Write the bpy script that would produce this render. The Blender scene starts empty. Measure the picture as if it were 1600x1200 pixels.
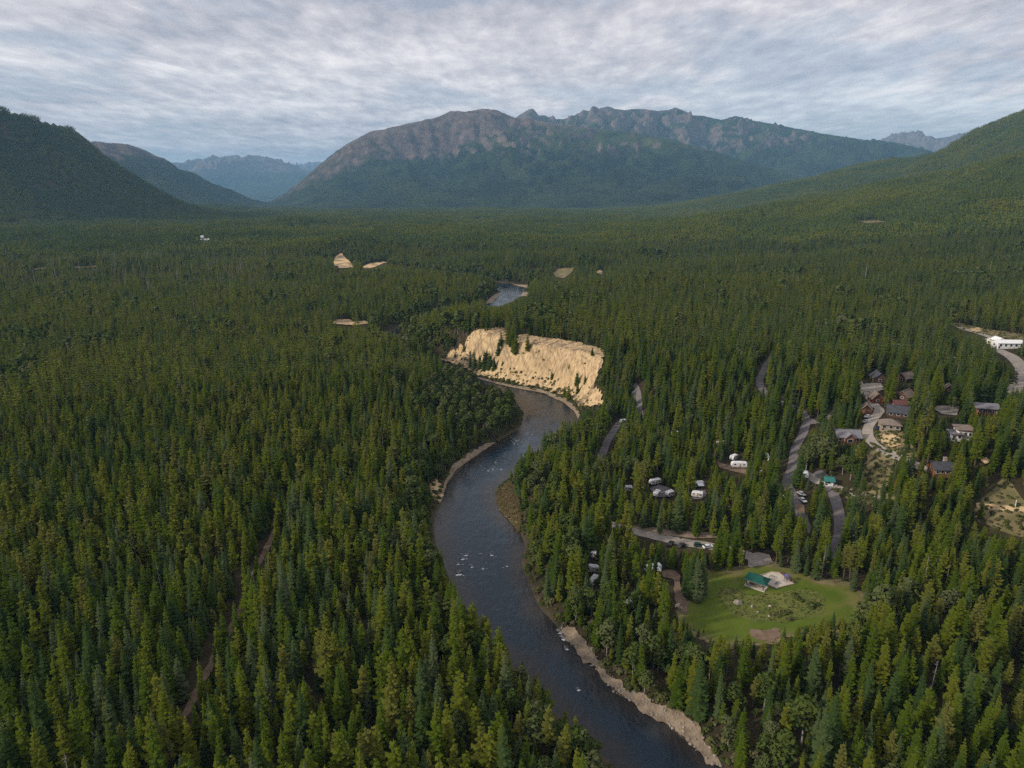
import bpy, math, random
import numpy as np
from mathutils import Vector

R = math.radians
random.seed(7)
rng = np.random.default_rng(11)

# ------------------------------------------------------------------ camera, sky, sun, exposure
scene = bpy.context.scene
CAM_Z, PITCH, F = 150.0, R(15.45), 1600 * 24.0 / 36.0      # F: focal length in pixels of a 1600 px wide frame
cam_d = bpy.data.cameras.new('camera')
cam_d.lens, cam_d.sensor_width = 24.0, 36.0
cam_d.clip_start, cam_d.clip_end = 1.0, 120000.0
cam = bpy.data.objects.new('camera', cam_d)
cam.location = (0, 0, CAM_Z)
cam.rotation_euler = (math.pi / 2 - PITCH, 0, 0)
scene.collection.objects.link(cam)
scene.camera = cam

SUN_DIR = Vector((-0.86, -0.28, 0.43)).normalized()         # towards the sun: behind the left shoulder, fairly low
world = bpy.data.worlds.new('World')
scene.world = world
world.use_nodes = True
SUN_E = math.asin(SUN_DIR.z)
SUN_R = math.atan2(SUN_DIR.x, SUN_DIR.y)


def build_world():
    nt = world.node_tree
    nt.nodes.clear()
    N, L = nt.nodes.new, nt.links.new
    out = N('ShaderNodeOutputWorld')
    sky = N('ShaderNodeTexSky')
    sky.sky_type = 'NISHITA'
    sky.sun_disc = False
    sky.sun_elevation, sky.sun_rotation = SUN_E, SUN_R
    sky.altitude = 900
    b_sky = N('ShaderNodeBackground')
    b_sky.inputs[1].default_value = 0.10
    L(sky.outputs[0], b_sky.inputs[0])
    tc = N('ShaderNodeTexCoord')
    sep = N('ShaderNodeSeparateXYZ')
    L(tc.outputs['Generated'], sep.inputs[0])

    def m(op, a, b=None, c=None):
        n = N('ShaderNodeMath')
        n.operation = op
        for i, v in enumerate((a, b, c)):
            if v is None:
                continue
            if isinstance(v, (int, float)):
                n.inputs[i].default_value = v
            else:
                L(v, n.inputs[i])
        return n.outputs[0]

    zz = m('ADD', m('MAXIMUM', sep.outputs['Z'], 0.0), 0.07)
    u, v = m('DIVIDE', sep.outputs['X'], zz), m('DIVIDE', sep.outputs['Y'], zz)
    comb = N('ShaderNodeCombineXYZ')
    L(u, comb.inputs[0]); L(v, comb.inputs[1])
    # a layer of cloud seen in perspective: broad sheets, streaks and small rolls
    def noise(scale, detail, rough, vec, dist=0.0, sx=1.0, sy=1.0, off=0.0):
        mp = N('ShaderNodeMapping')
        mp.inputs['Scale'].default_value = (sx, sy, 1)
        mp.inputs['Location'].default_value = (off, off * 0.7, 0)
        L(vec, mp.inputs[0])
        n = N('ShaderNodeTexNoise')
        n.inputs['Scale'].default_value = scale
        n.inputs['Detail'].default_value = detail
        n.inputs['Roughness'].default_value = rough
        n.inputs['Distortion'].default_value = dist
        L(mp.outputs[0], n.inputs['Vector'])
        return n.outputs['Fac']
    broad = noise(0.16, 4, 0.5, comb.outputs[0], 0.4, 1.6, 1, 3.1)
    roll = noise(1.0, 5, 0.5, comb.outputs[0], 0.25, 1.5, 1.0, 8.0)
    fine = noise(3.4, 5, 0.6, comb.outputs[0], 0.15, 2.1, 1.05, 1.7)
    streak = noise(0.42, 5, 0.55, comb.outputs[0], 0.8, 0.7, 1.5, 5.4)
    shade = m('ADD', m('MULTIPLY', roll, 0.46), m('ADD', m('MULTIPLY', streak, 0.44), m('MULTIPLY', fine, 0.48)))
    ramp = N('ShaderNodeValToRGB')
    e = ramp.color_ramp.elements
    e[0].position, e[0].color = 0.53, (0.385, 0.37, 0.41, 1)
    e[1].position, e[1].color = 0.85, (0.90, 0.845, 0.825, 1)
    k = ramp.color_ramp.elements.new(0.68)
    k.color = (0.59, 0.555, 0.575, 1)
    L(shade, ramp.inputs[0])
    b_cl = N('ShaderNodeBackground')
    b_cl.inputs[1].default_value = 1.0
    L(ramp.outputs[0], b_cl.inputs[0])
    cov = N('ShaderNodeMapRange')
    cov.interpolation_type = 'SMOOTHSTEP'
    cov.inputs['From Min'].default_value = 0.46
    cov.inputs['From Max'].default_value = 0.50
    L(m('ADD', m('MULTIPLY', broad, 0.7), m('MULTIPLY', roll, 0.3)), cov.inputs[0])
    cv = m('ADD', m('MULTIPLY', cov.outputs[0], 0.24), 0.76)
    mix = N('ShaderNodeMixShader')
    L(cv, mix.inputs[0]); L(b_sky.outputs[0], mix.inputs[1]); L(b_cl.outputs[0], mix.inputs[2])
    L(mix.outputs[0], out.inputs['Surface'])


build_world()
sun_d = bpy.data.lights.new('sun', 'SUN')
sun_d.energy, sun_d.angle, sun_d.color = 3.0, R(5), (1.0, 0.89, 0.74)
sun = bpy.data.objects.new('sun', sun_d)
sun.rotation_euler = (-SUN_DIR).to_track_quat('-Z', 'Y').to_euler()
scene.collection.objects.link(sun)

scene.view_settings.view_transform = 'Standard'
scene.view_settings.look = 'None'
scene.view_settings.exposure = 0.40
scene.view_settings.gamma = 1.0
scene.view_settings.use_curve_mapping = False
cy = scene.cycles
cy.use_denoising = False
cy.max_bounces, cy.diffuse_bounces, cy.glossy_bounces = 4, 2, 2
cy.transmission_bounces, cy.transparent_max_bounces, cy.volume_bounces = 2, 8, 0
cy.sample_clamp_direct, cy.sample_clamp_indirect = 6.0, 1.5
cy.use_adaptive_sampling = True
cy.adaptive_threshold = 0.015

COL = scene.collection

# ------------------------------------------------------------------ object helpers
def tag(o, label=None, cat=None, group=None, kind=None):
    if label: o['label'] = label
    if cat: o['category'] = cat
    if group: o['group'] = group
    if kind: o['kind'] = kind
    return o


def link(o, parent=None):
    COL.objects.link(o)
    if parent is not None:
        o.parent = parent
    return o


def thing(name, label, cat, loc=(0, 0, 0), rz=0.0, group=None):
    o = bpy.data.objects.new(name, None)
    o.empty_display_size = 0.5
    o.location = loc
    o.rotation_euler = (0, 0, rz)
    link(o)
    return tag(o, label, cat, group)


def np_mesh(name, verts, faces, mats, matidx=None, smooth=False, attrs=None):
    """verts (n,3); faces (m,3|4) array or list of tuples"""
    me = bpy.data.meshes.new(name)
    verts = np.asarray(verts, dtype=np.float32)
    if isinstance(faces, np.ndarray):
        m_, k = faces.shape
        me.vertices.add(len(verts)); me.loops.add(m_ * k); me.polygons.add(m_)
        me.vertices.foreach_set('co', verts.ravel())
        me.loops.foreach_set('vertex_index', faces.astype(np.int32).ravel())
        me.polygons.foreach_set('loop_start', np.arange(0, m_ * k, k, dtype=np.int32))
        me.polygons.foreach_set('loop_total', np.full(m_, k, dtype=np.int32))
    else:
        me.from_pydata([tuple(map(float, v)) for v in verts], [], [tuple(f) for f in faces])
    for mt in (mats if isinstance(mats, (list, tuple)) else [mats]):
        me.materials.append(mt)
    if matidx is not None:
        me.polygons.foreach_set('material_index', np.asarray(matidx, dtype=np.int32))
    if smooth:
        me.polygons.foreach_set('use_smooth', np.ones(len(me.polygons), dtype=bool))
    for an, av in (attrs or {}).items():
        a = me.attributes.new(an, 'FLOAT', 'POINT')
        a.data.foreach_set('value', np.asarray(av, dtype=np.float32))
    me.update()
    me.validate()
    return me


def mobj(name, me, parent=None, loc=None, rot=None, scale=None):
    o = bpy.data.objects.new(name, me)
    if loc is not None: o.location = loc
    if rot is not None: o.rotation_euler = rot
    if scale is not None: o.scale = scale
    return link(o, parent)


class MB:
    """collects boxes, prisms and tubes into ONE mesh"""
    def __init__(s): s.v, s.f, s.mi = [], [], []

    def add(s, vs, fs, mi=0):
        n = len(s.v)
        s.v += [tuple(v) for v in vs]
        s.f += [tuple(i + n for i in f) for f in fs]
        s.mi += [mi] * len(fs)
        return s

    def box(s, c, d, rz=0.0, taper=1.0, mi=0):
        x, y, z = d[0] / 2, d[1] / 2, d[2] / 2
        ca, sa = math.cos(rz), math.sin(rz)
        vs = []
        for dz, t in ((-z, 1.0), (z, taper)):
            for dx, dy in ((-x, -y), (x, -y), (x, y), (-x, y)):
                vs.append((c[0] + (dx * ca - dy * sa) * t, c[1] + (dx * sa + dy * ca) * t, c[2] + dz))
        return s.add(vs, [(0, 3, 2, 1), (4, 5, 6, 7), (0, 1, 5, 4), (1, 2, 6, 5), (2, 3, 7, 6), (3, 0, 4, 7)], mi)

    def prism(s, prof, y0, y1, mi=0):
        """profile in xz extruded along y"""
        n = len(prof)
        vs = [(p[0], y0, p[1]) for p in prof] + [(p[0], y1, p[1]) for p in prof]
        fs = [tuple(range(n)), tuple(range(2 * n - 1, n - 1, -1))]
        fs += [(i, i + n, (i + 1) % n + n, (i + 1) % n) for i in range(n)]
        return s.add(vs, fs, mi)

    def tube(s, a, b, r0, r1=None, n=8, mi=0):
        a, b = Vector(a), Vector(b)
        r1 = r0 if r1 is None else r1
        q = (b - a).to_track_quat('Z', 'Y')
        vs = []
        for p, r in ((a, r0), (b, r1)):
            for i in range(n):
                t = 2 * math.pi * i / n
                vs.append(p + q @ Vector((r * math.cos(t), r * math.sin(t), 0)))
        fs = [(i, (i + 1) % n, (i + 1) % n + n, i + n) for i in range(n)]
        fs += [tuple(range(n - 1, -1, -1)), tuple(range(n, 2 * n))]
        return s.add(vs, fs, mi)

    def build(s, name, mats, parent=None, bevel=0.0, loc=None, rot=None):
        me = np_mesh(name, s.v, s.f, mats, s.mi)
        o = mobj(name, me, parent, loc, rot)
        if bevel:
            b = o.modifiers.new('bevel', 'BEVEL')
            b.width, b.segments, b.limit_method = bevel, 2, 'ANGLE'
        return o


# ------------------------------------------------------------------ noise and distance fields
def _hash(ix, iy, seed):
    h = (ix.astype(np.int64) * 374761393 + iy.astype(np.int64) * 668265263 + seed * 974634777) & 0xFFFFFFFF
    h = ((h ^ (h >> 13)) * 1274126177) & 0xFFFFFFFF
    h = h ^ (h >> 16)
    return (h & 0xFFFFFF).astype(np.float64) / 0xFFFFFF


def gnoise(x, y, seed=0):
    x, y = np.asarray(x, float), np.asarray(y, float)
    ix, iy = np.floor(x), np.floor(y)
    fx, fy = x - ix, y - iy
    u, v = fx * fx * fx * (fx * (fx * 6 - 15) + 10), fy * fy * fy * (fy * (fy * 6 - 15) + 10)

    def g(dx, dy):
        a = _hash(ix + dx, iy + dy, seed) * 2 * np.pi
        return np.cos(a) * (fx - dx) + np.sin(a) * (fy - dy)
    return 1.5 * ((g(0, 0) * (1 - u) + g(1, 0) * u) * (1 - v) + (g(0, 1) * (1 - u) + g(1, 1) * u) * v)


def fbm(x, y, octv=4, seed=0, gain=0.5, lac=2.03):
    s, a, f, t = 0.0, 1.0, 1.0, 0.0
    for o in range(octv):
        s = s + a * gnoise(x * f, y * f, seed + o * 17)
        t += a
        a *= gain
        f *= lac
    return s / t * 1.3


def ridged(x, y, octv=4, seed=0):
    s, a, f, t = 0.0, 1.0, 1.0, 0.0
    for o in range(octv):
        s = s + a * (1 - np.abs(gnoise(x * f, y * f, seed + o * 13)) * 2)
        t += a
        a *= 0.5
        f *= 2.1
    return s / t


def sstep(a, b, x):
    t = np.clip((x - a) / (b - a), 0, 1)
    return t * t * (3 - 2 * t)


def line_dist(x, y, pts, attr=None):
    """distance to an open polyline, arc-length position and interpolated attribute"""
    pts = np.asarray(pts, float)
    best = np.full(x.shape, 1e18)
    bs, ba = np.zeros(x.shape), np.zeros(x.shape)
    acc = 0.0
    for i in range(len(pts) - 1):
        ax, ay = pts[i, :2]
        bx, by = pts[i + 1, :2]
        dx, dy = bx - ax, by - ay
        l2 = dx * dx + dy * dy
        t = np.clip(((x - ax) * dx + (y - ay) * dy) / l2, 0, 1)
        d = (x - ax - t * dx) ** 2 + (y - ay - t * dy) ** 2
        mk = d < best
        best = np.where(mk, d, best)
        ln = math.sqrt(l2)
        bs = np.where(mk, acc + t * ln, bs)
        if attr is not None:
            ba = np.where(mk, attr[i] + t * (attr[i + 1] - attr[i]), ba)
        acc += ln
    return np.sqrt(best), bs, ba


def in_poly(x, y, poly):
    poly = np.asarray(poly, float)
    inside = np.zeros(np.shape(x), bool)
    j = len(poly) - 1
    for i in range(len(poly)):
        xi, yi = poly[i]
        xj, yj = poly[j]
        c = (yi > y) != (yj > y)
        with np.errstate(divide='ignore', invalid='ignore'):
            inside ^= c & (x < (xj - xi) * (y - yi) / (yj - yi + 1e-12) + xi)
        j = i
    return inside


def poly_sd(x, y, poly):
    """signed distance, negative inside"""
    p = np.vstack([poly, poly[:1]])
    d, _, _ = line_dist(x, y, p)
    return np.where(in_poly(x, y, poly), -d, d)


# ------------------------------------------------------------------ survey: sight lines of the photograph turned into places on the ground
CP, SP = math.cos(PITCH), math.sin(PITCH)


def rays(p):
    p = np.asarray(p, float).reshape(-1, 2)
    dx, dy = (p[:, 0] - 800) / F, (600 - p[:, 1]) / F
    return np.stack([dx, CP + dy * SP, -SP + dy * CP], 1)


def at_z(p, z=0.0):
    r = rays(p)
    t = (z - CAM_Z) / r[:, 2]
    return np.stack([r[:, 0] * t, r[:, 1] * t], 1)


def at_y(px, py, y):
    r = rays([(px, py)])[0]
    t = y / r[1]
    return (r[0] * t, y, CAM_Z + r[2] * t)


def project(x, y, z):
    zc = y * CP - (z - CAM_Z) * SP
    zc = np.maximum(zc, 1e-3)
    u = 800 + F * x / zc
    v = 600 - F * (y * SP + (z - CAM_Z) * CP) / zc
    return u, v, zc


# the river: left bank and right bank, going upstream
RIV_L = [(1060, 1330), (990, 1240), (950, 1195), (900, 1140), (848, 1090), (804, 1045), (757, 1000), (720, 950), (693, 890), (680, 845),
         (678, 815), (688, 785), (700, 755), (715, 735), (745, 712), (780, 690), (812, 668), (818, 650), (808, 630), (795, 620),
         (770, 610), (735, 597), (700, 580), (655, 563), (615, 549), (600, 537), (600, 524), (622, 511), (664, 500), (712, 489),
         (745, 478), (764, 472), (782, 455), (770, 449), (730, 443), (640, 432), (560, 421), (480, 414)]
RIV_R = [(1250, 1330), (1120, 1190), (1045, 1133), (1000, 1105), (960, 1080), (930, 1045), (890, 1005), (860, 970), (840, 940), (825, 910),
         (818, 870), (812, 830), (792, 806), (779, 790), (777, 765), (795, 748), (820, 728), (850, 705), (885, 680), (902, 658),
         (898, 638), (870, 621), (840, 612), (800, 604), (765, 594), (735, 583), (705, 567), (665, 552), (634, 542), (618, 532),
         (622, 522), (650, 511), (700, 500), (765, 489), (800, 473), (816, 461), (829, 450), (800, 443), (740, 438), (660, 429), (580, 418), (490, 411)]
wl, wr = at_z(RIV_L), at_z(RIV_R)
RIVER = np.vstack([[(60, -400), (55, 20)], wl, wr[::-1], [(160, 20), (190, -400)]])

# the upper terrace: edge through the sand bluff, along the slope below the houses, back round the river loop
TERR = np.vstack([at_z([(655, 556), (700, 557), (735, 561), (790, 570), (850, 578), (905, 590), (950, 606), (985, 622), (1060, 650), (1150, 668),
                        (1235, 700), (1300, 745), (1420, 772), (1510, 785), (1600, 800), (1800, 850)], 16.0),
                  [(1500, 150), (4000, 300), (4000, 1500), (900, 1500), (250, 1150)],
                  at_z([(860, 468), (800, 487), (770, 500), (720, 512), (665, 525), (645, 538)], 16.0)])
CLIFF_C = at_z([(830, 572)], 16.0)[0]

HILLS = []   # (points xyz, slope length, exponent, noise)


def hill(pts, length, expo=1.25, amp=0.18, seed=0, spur=420.0):
    P = np.array([at_y(*p) for p in pts])
    HILLS.append((P, length, expo, amp, seed, spur))


hill([(-420, 20, 2700), (-200, 90, 2900), (0, 168, 3300), (60, 186, 3500), (105, 197, 3700), (150, 240, 3950), (200, 287, 4250),
      (260, 318, 4650), (330, 343, 5100), (370, 350, 5600)], 950, 2.1, 0.10, 3, 300)
hill([(2050, 130, 2100), (1800, 190, 2300), (1600, 240, 2500), (1562, 252, 2550), (1487, 273, 2620), (1412, 283, 2700), (1362, 292, 2760), (1325, 303, 2800),
      (1250, 322, 2950), (1150, 343, 3200), (1060, 356, 3500)], 1900, 1.2, 0.15, 5, 330)
hill([(2050, -60, 3400), (1800, 60, 3800), (1600, 174, 4200), (1550, 193, 4350), (1525, 212, 4400), (1500, 226, 4450), (1460, 241, 4550), (1425, 249, 4650),
      (1405, 248, 4700), (1362, 255, 4850), (1340, 261, 4950), (1307, 272, 5100), (1225, 290, 5500), (1130, 315, 6000)], 1900, 1.2, 0.14, 9, 420)
hill([(280, 327, 5600), (310, 323, 5500), (340, 320, 5450), (370, 322, 5400), (388, 325, 5400), (402, 333, 5350)], 420, 0.8, 0.06, 12, 200)


def height(x, y):
    x, y = np.asarray(x, float), np.asarray(y, float)
    sh = x.shape
    x, y = x.ravel(), y.ravel()
    out = np.empty(len(x))
    for i in range(0, len(x), 60000):
        out[i:i + 60000] = _height(x[i:i + 60000], y[i:i + 60000])
    return out.reshape(sh)


def river_d(x, y):
    return poly_sd(x, y, RIVER) + 2.2 * fbm(x / 22, y / 22, 3, 40)


def _height(x, y):
    near = (y < 2600) & (np.abs(x) < 2500)
    d = np.full(x.shape, 900.0)
    te = np.full(x.shape, -900.0)
    if near.any():
        d[near] = river_d(x[near], y[near])
        te[near] = -poly_sd(x[near], y[near], TERR)
    far = sstep(1300, 2600, np.hypot(x, y))
    h = np.where(d > 0, 1.6 * sstep(0, 7, d) + 4.5 * sstep(5, 28, d) + 3.5 * sstep(30, 120, d), -1.6 * sstep(0, 9, -d))
    h = h + sstep(15, 110, d) * 2.2 * fbm(x / 140, y / 140, 3, 50)
    cd = np.hypot(x - CLIFF_C[0], y - CLIFF_C[1])
    w = 16 + 34 * sstep(95, 200, cd)
    T = 25 * sstep(-w, w, te) * sstep(2, 22, d)
    h = h + T * (1 - far) + far * (15 + 17 * fbm(x / 560, y / 560, 4, 60))
    h = h + 19 * sstep(950, 1500, np.hypot(x, y)) * (0.35 + fbm(x / 330, y / 330, 3, 61)) * sstep(10, 140, d)
    for P, ln, ex, amp, sd, spur in HILLS:
        dd, s, zr = line_dist(x, y, P[:, :2], P[:, 2])
        q = np.clip(1 - dd / ln, 0, 1)
        base = np.maximum(zr, 5) * q ** ex
        n = fbm(s / spur, dd / 1100, 4, sd) * amp * 4 * q * (1 - q) + 0.085 * fbm(x / 210, y / 210, 3, sd + 3) * q * sstep(0, 160, dd)
        hh = base * (1 + n)
        k = 26.0
        hh = np.where(q > 0, hh, -1e3)
        h = np.where(hh > -500, np.maximum(h, hh) + k * 0.25 * np.clip(1 - np.abs(h - hh) / k, 0, 1) ** 2, h)
    return h


YS = 90 * 1.012 ** np.arange(370)


def ground(p):
    """first hit of each sight line with the ground -> (n,3)"""
    r = rays(p)
    X = r[:, :1] / r[:, 1:2] * YS[None]
    Z = CAM_Z + r[:, 2:3] / r[:, 1:2] * YS[None]
    Y = np.broadcast_to(YS[None], X.shape)
    H = height(X, Y)
    below = Z < H
    idx = np.argmax(below, 1)
    idx = np.where(below.any(1), np.maximum(idx, 1), len(YS) - 1)
    a = np.arange(len(r))
    f0, f1 = (Z - H)[a, idx - 1], (Z - H)[a, idx]
    t = np.clip(f0 / (f0 - f1 + 1e-9), 0, 1)
    yy = YS[idx - 1] + t * (YS[idx] - YS[idx - 1])
    xx = r[:, 0] / r[:, 1] * yy
    return np.stack([xx, yy, height(xx, yy)], 1)


# ------------------------------------------------------------------ materials
def mat(name, col, rough=0.9, var=None, scale=1.0, detail=4.0, spec=0.2, metal=0.0, bump=0.0, attr=None, col2=None, rnd=None):
    """col..var: noise between two colours; attr: a stored surface property choosing col2; rnd: per object colours"""
    m_ = bpy.data.materials.new(name)
    m_.use_nodes = True
    nt = m_.node_tree
    N, L = nt.nodes.new, nt.links.new
    b = nt.nodes['Principled BSDF']
    b.inputs['Roughness'].default_value = rough
    b.inputs['Specular IOR Level'].default_value = spec
    b.inputs['Metallic'].default_value = metal
    b.inputs['Base Color'].default_value = (*col, 1)
    src = None
    nz = None
    if var is not None:
        tc = N('ShaderNodeTexCoord')
        nz = N('ShaderNodeTexNoise')
        nz.inputs['Scale'].default_value = scale
        nz.inputs['Detail'].default_value = detail
        nz.inputs['Roughness'].default_value = 0.65
        L(tc.outputs['Object'], nz.inputs['Vector'])
        rp = N('ShaderNodeValToRGB')
        rp.color_ramp.elements[0].position, rp.color_ramp.elements[0].color = 0.33, (*col, 1)
        rp.color_ramp.elements[1].position, rp.color_ramp.elements[1].color = 0.67, (*var, 1)
        L(nz.outputs['Fac'], rp.inputs[0])
        src = rp.outputs[0]
    if attr is not None:
        a = N('ShaderNodeAttribute')
        a.attribute_name = attr
        mx = N('ShaderNodeMix')
        mx.data_type = 'RGBA'
        L(a.outputs['Fac'], mx.inputs[0])
        if src is not None: L(src, mx.inputs[6])
        else: mx.inputs[6].default_value = (*col, 1)
        mx.inputs[7].default_value = (*col2, 1)
        src = mx.outputs[2]
    if rnd is not None:
        oi = N('ShaderNodeObjectInfo')
        at = N('ShaderNodeAttribute')
        at.attribute_name = 'tint'
        ad = N('ShaderNodeMath'); ad.operation = 'ADD'
        L(oi.outputs['Random'], ad.inputs[0]); L(at.outputs['Fac'], ad.inputs[1])
        fr = N('ShaderNodeMath'); fr.operation = 'PINGPONG'; fr.inputs[1].default_value = 1.0
        L(ad.outputs[0], fr.inputs[0])
        rp = N('ShaderNodeValToRGB')
        els = rp.color_ramp.elements
        for i, c in enumerate(rnd):
            pos = i / (len(rnd) - 1)
            e = els[0] if i == 0 else (els[len(els) - 1] if i == len(rnd) - 1 else els.new(pos))
            e.position = pos
            e.color = (*c, 1)
        L(fr.outputs[0], rp.inputs[0])
        src = rp.outputs[0]
    if rnd is not None:                      # foliage: matt, slightly see-through
        out = nt.nodes['Material Output']
        nt.nodes.remove(b)
        b = N('ShaderNodeBsdfDiffuse')
        L(src, b.inputs['Color'])
        L(b.outputs[0], out.inputs['Surface'])
        return m_
    if src is not None:
        L(src, b.inputs['Base Color'])
    if bump and nz is not None:
        bp = N('ShaderNodeBump')
        bp.inputs['Strength'].default_value = 0.8
        bp.inputs['Distance'].default_value = bump
        L(nz.outputs['Fac'], bp.inputs['Height'])
        L(bp.outputs[0], b.inputs['Normal'])
    return m_


M = {}
M['bark'] = mat('bark', (0.075, 0.052, 0.038), var=(0.15, 0.11, 0.085), scale=1.2)
M['greybark'] = mat('grey_bark', (0.20, 0.18, 0.16), var=(0.32, 0.29, 0.26), scale=1.0)
M['spruce'] = mat('spruce_needles', (0.03, 0.05, 0.02), spec=0.1, rnd=[(0.031, 0.054, 0.015), (0.042, 0.071, 0.018), (0.058, 0.085, 0.030), (0.075, 0.096, 0.042)])
M['fir'] = mat('fir_needles', (0.04, 0.06, 0.02), spec=0.1, rnd=[(0.042, 0.069, 0.009), (0.059, 0.092, 0.009), (0.083, 0.111, 0.011), (0.108, 0.118, 0.013)])
M['larch'] = mat('larch_needles', (0.06, 0.08, 0.02), spec=0.1, rnd=[(0.065, 0.098, 0.009), (0.093, 0.114, 0.012), (0.113, 0.122, 0.016), (0.107, 0.107, 0.028)])
M['leaf'] = mat('broad_leaves', (0.06, 0.08, 0.03), spec=0.15, rnd=[(0.041, 0.064, 0.014), (0.060, 0.083, 0.020), (0.075, 0.093, 0.031), (0.087, 0.097, 0.044)])
M['reedleaf'] = mat('reed_stems', (0.2, 0.16, 0.08), spec=0.1, rnd=[(0.15, 0.13, 0.05), (0.22, 0.175, 0.08), (0.27, 0.21, 0.11), (0.20, 0.145, 0.09)])
M['bushleaf'] = mat('shrub_leaves', (0.06, 0.08, 0.03), spec=0.1, rnd=[(0.044, 0.060, 0.016), (0.072, 0.088, 0.024), (0.104, 0.104, 0.040), (0.096, 0.080, 0.056)])
M['sand'] = mat('bluff_sand', (0.45, 0.305, 0.155), var=(0.66, 0.495, 0.285), scale=0.22, detail=8, bump=0.5, attr='veg', col2=(0.19, 0.135, 0.082))
M['gravel'] = mat('river_gravel', (0.17, 0.128, 0.085), var=(0.35, 0.275, 0.195), scale=0.35, detail=8, bump=0.15)
M['gravelroad'] = mat('gravel_road', (0.25, 0.215, 0.18), var=(0.36, 0.32, 0.275), scale=0.35, detail=8)
M['asphalt'] = mat('asphalt', (0.125, 0.112, 0.114), var=(0.18, 0.162, 0.160), scale=0.3, detail=6)
M['dirt'] = mat('bare_earth', (0.12, 0.082, 0.055), var=(0.22, 0.155, 0.105), scale=0.3, detail=8)
M['lawn'] = mat('mown_lawn', (0.062, 0.098, 0.007), var=(0.105, 0.138, 0.014), scale=0.09, detail=8, attr='veg', col2=(0.15, 0.14, 0.04))
M['meadow'] = mat('rough_meadow', (0.070, 0.100, 0.014), var=(0.15, 0.150, 0.040), scale=0.2, detail=8, bump=0.3)
M['dry'] = mat('dry_grass', (0.105, 0.105, 0.035), var=(0.24, 0.185, 0.10), scale=0.09, detail=8)
M['reed'] = mat('reed_bed', (0.16, 0.14, 0.06), var=(0.26, 0.205, 0.115), scale=0.3, detail=8, bump=0.4)
M['padsand'] = mat('playground_sand', (0.42, 0.37, 0.30), var=(0.54, 0.48, 0.40), scale=0.8, detail=6)
M['concrete'] = mat('concrete', (0.44, 0.40, 0.33), var=(0.55, 0.50, 0.42), scale=1.0)
M['log'] = mat('orange_logs', (0.16, 0.070, 0.034), var=(0.27, 0.125, 0.06), scale=1.5)
M['redwood'] = mat('red_logs', (0.11, 0.034, 0.022), var=(0.19, 0.062, 0.038), scale=1.5)
M['darkwood'] = mat('dark_timber', (0.07, 0.04, 0.03), var=(0.13, 0.08, 0.055), scale=1.5)
M['white'] = mat('white_paint', (0.74, 0.74, 0.74), 0.5, var=(0.82, 0.82, 0.82), scale=0.6)
M['cream'] = mat('cream_siding', (0.62, 0.53, 0.34), 0.6, var=(0.70, 0.62, 0.43), scale=0.6)
M['tan'] = mat('tan_siding', (0.30, 0.24, 0.17), var=(0.38, 0.31, 0.23), scale=0.8)
M['greyroof'] = mat('grey_shingles', (0.15, 0.145, 0.155), var=(0.23, 0.22, 0.235), scale=0.9)
M['darkroof'] = mat('dark_shingles', (0.045, 0.048, 0.058), var=(0.085, 0.088, 0.10), scale=0.9)
M['brownroof'] = mat('brown_shingles', (0.16, 0.125, 0.10), var=(0.25, 0.20, 0.165), scale=0.9)
M['greenroof'] = mat('green_metal_roof', (0.006, 0.062, 0.046), 0.5, var=(0.010, 0.085, 0.062), scale=0.5)
M['tealroof'] = mat('teal_metal_roof', (0.03, 0.15, 0.14), 0.5, var=(0.045, 0.19, 0.175), scale=0.5)
M['redroof'] = mat('red_roof', (0.10, 0.045, 0.042), var=(0.16, 0.07, 0.062), scale=0.8)
M['glass'] = mat('window_glass', (0.02, 0.025, 0.03), 0.08, spec=0.6)
M['tyre'] = mat('tyre_rubber', (0.015, 0.015, 0.015), 0.8)
M['steel'] = mat('steel', (0.45, 0.46, 0.48), 0.35, metal=0.8)
M['stone'] = mat('pale_boulder', (0.21, 0.175, 0.14), var=(0.42, 0.365, 0.305), scale=1.3, bump=0.1)
M['wetstone'] = mat('wet_boulder', (0.10, 0.095, 0.09), 0.5, var=(0.22, 0.21, 0.20), scale=1.5, bump=0.1)
M['foam'] = mat('river_foam', (0.62, 0.66, 0.70), 0.6, var=(0.8, 0.82, 0.84), scale=2.0)
for nm, c in dict(black=(0.02, 0.02, 0.022), blue=(0.02, 0.03, 0.10), green=(0.02, 0.07, 0.05), silver=(0.45, 0.46, 0.47), whitecar=(0.75, 0.75, 0.76), purple=(0.10, 0.08, 0.22), orange=(0.55, 0.30, 0.10), red=(0.4, 0.05, 0.04)).items():
    M['car_' + nm] = mat(nm + '_paint', c, 0.35, spec=0.5)


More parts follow.
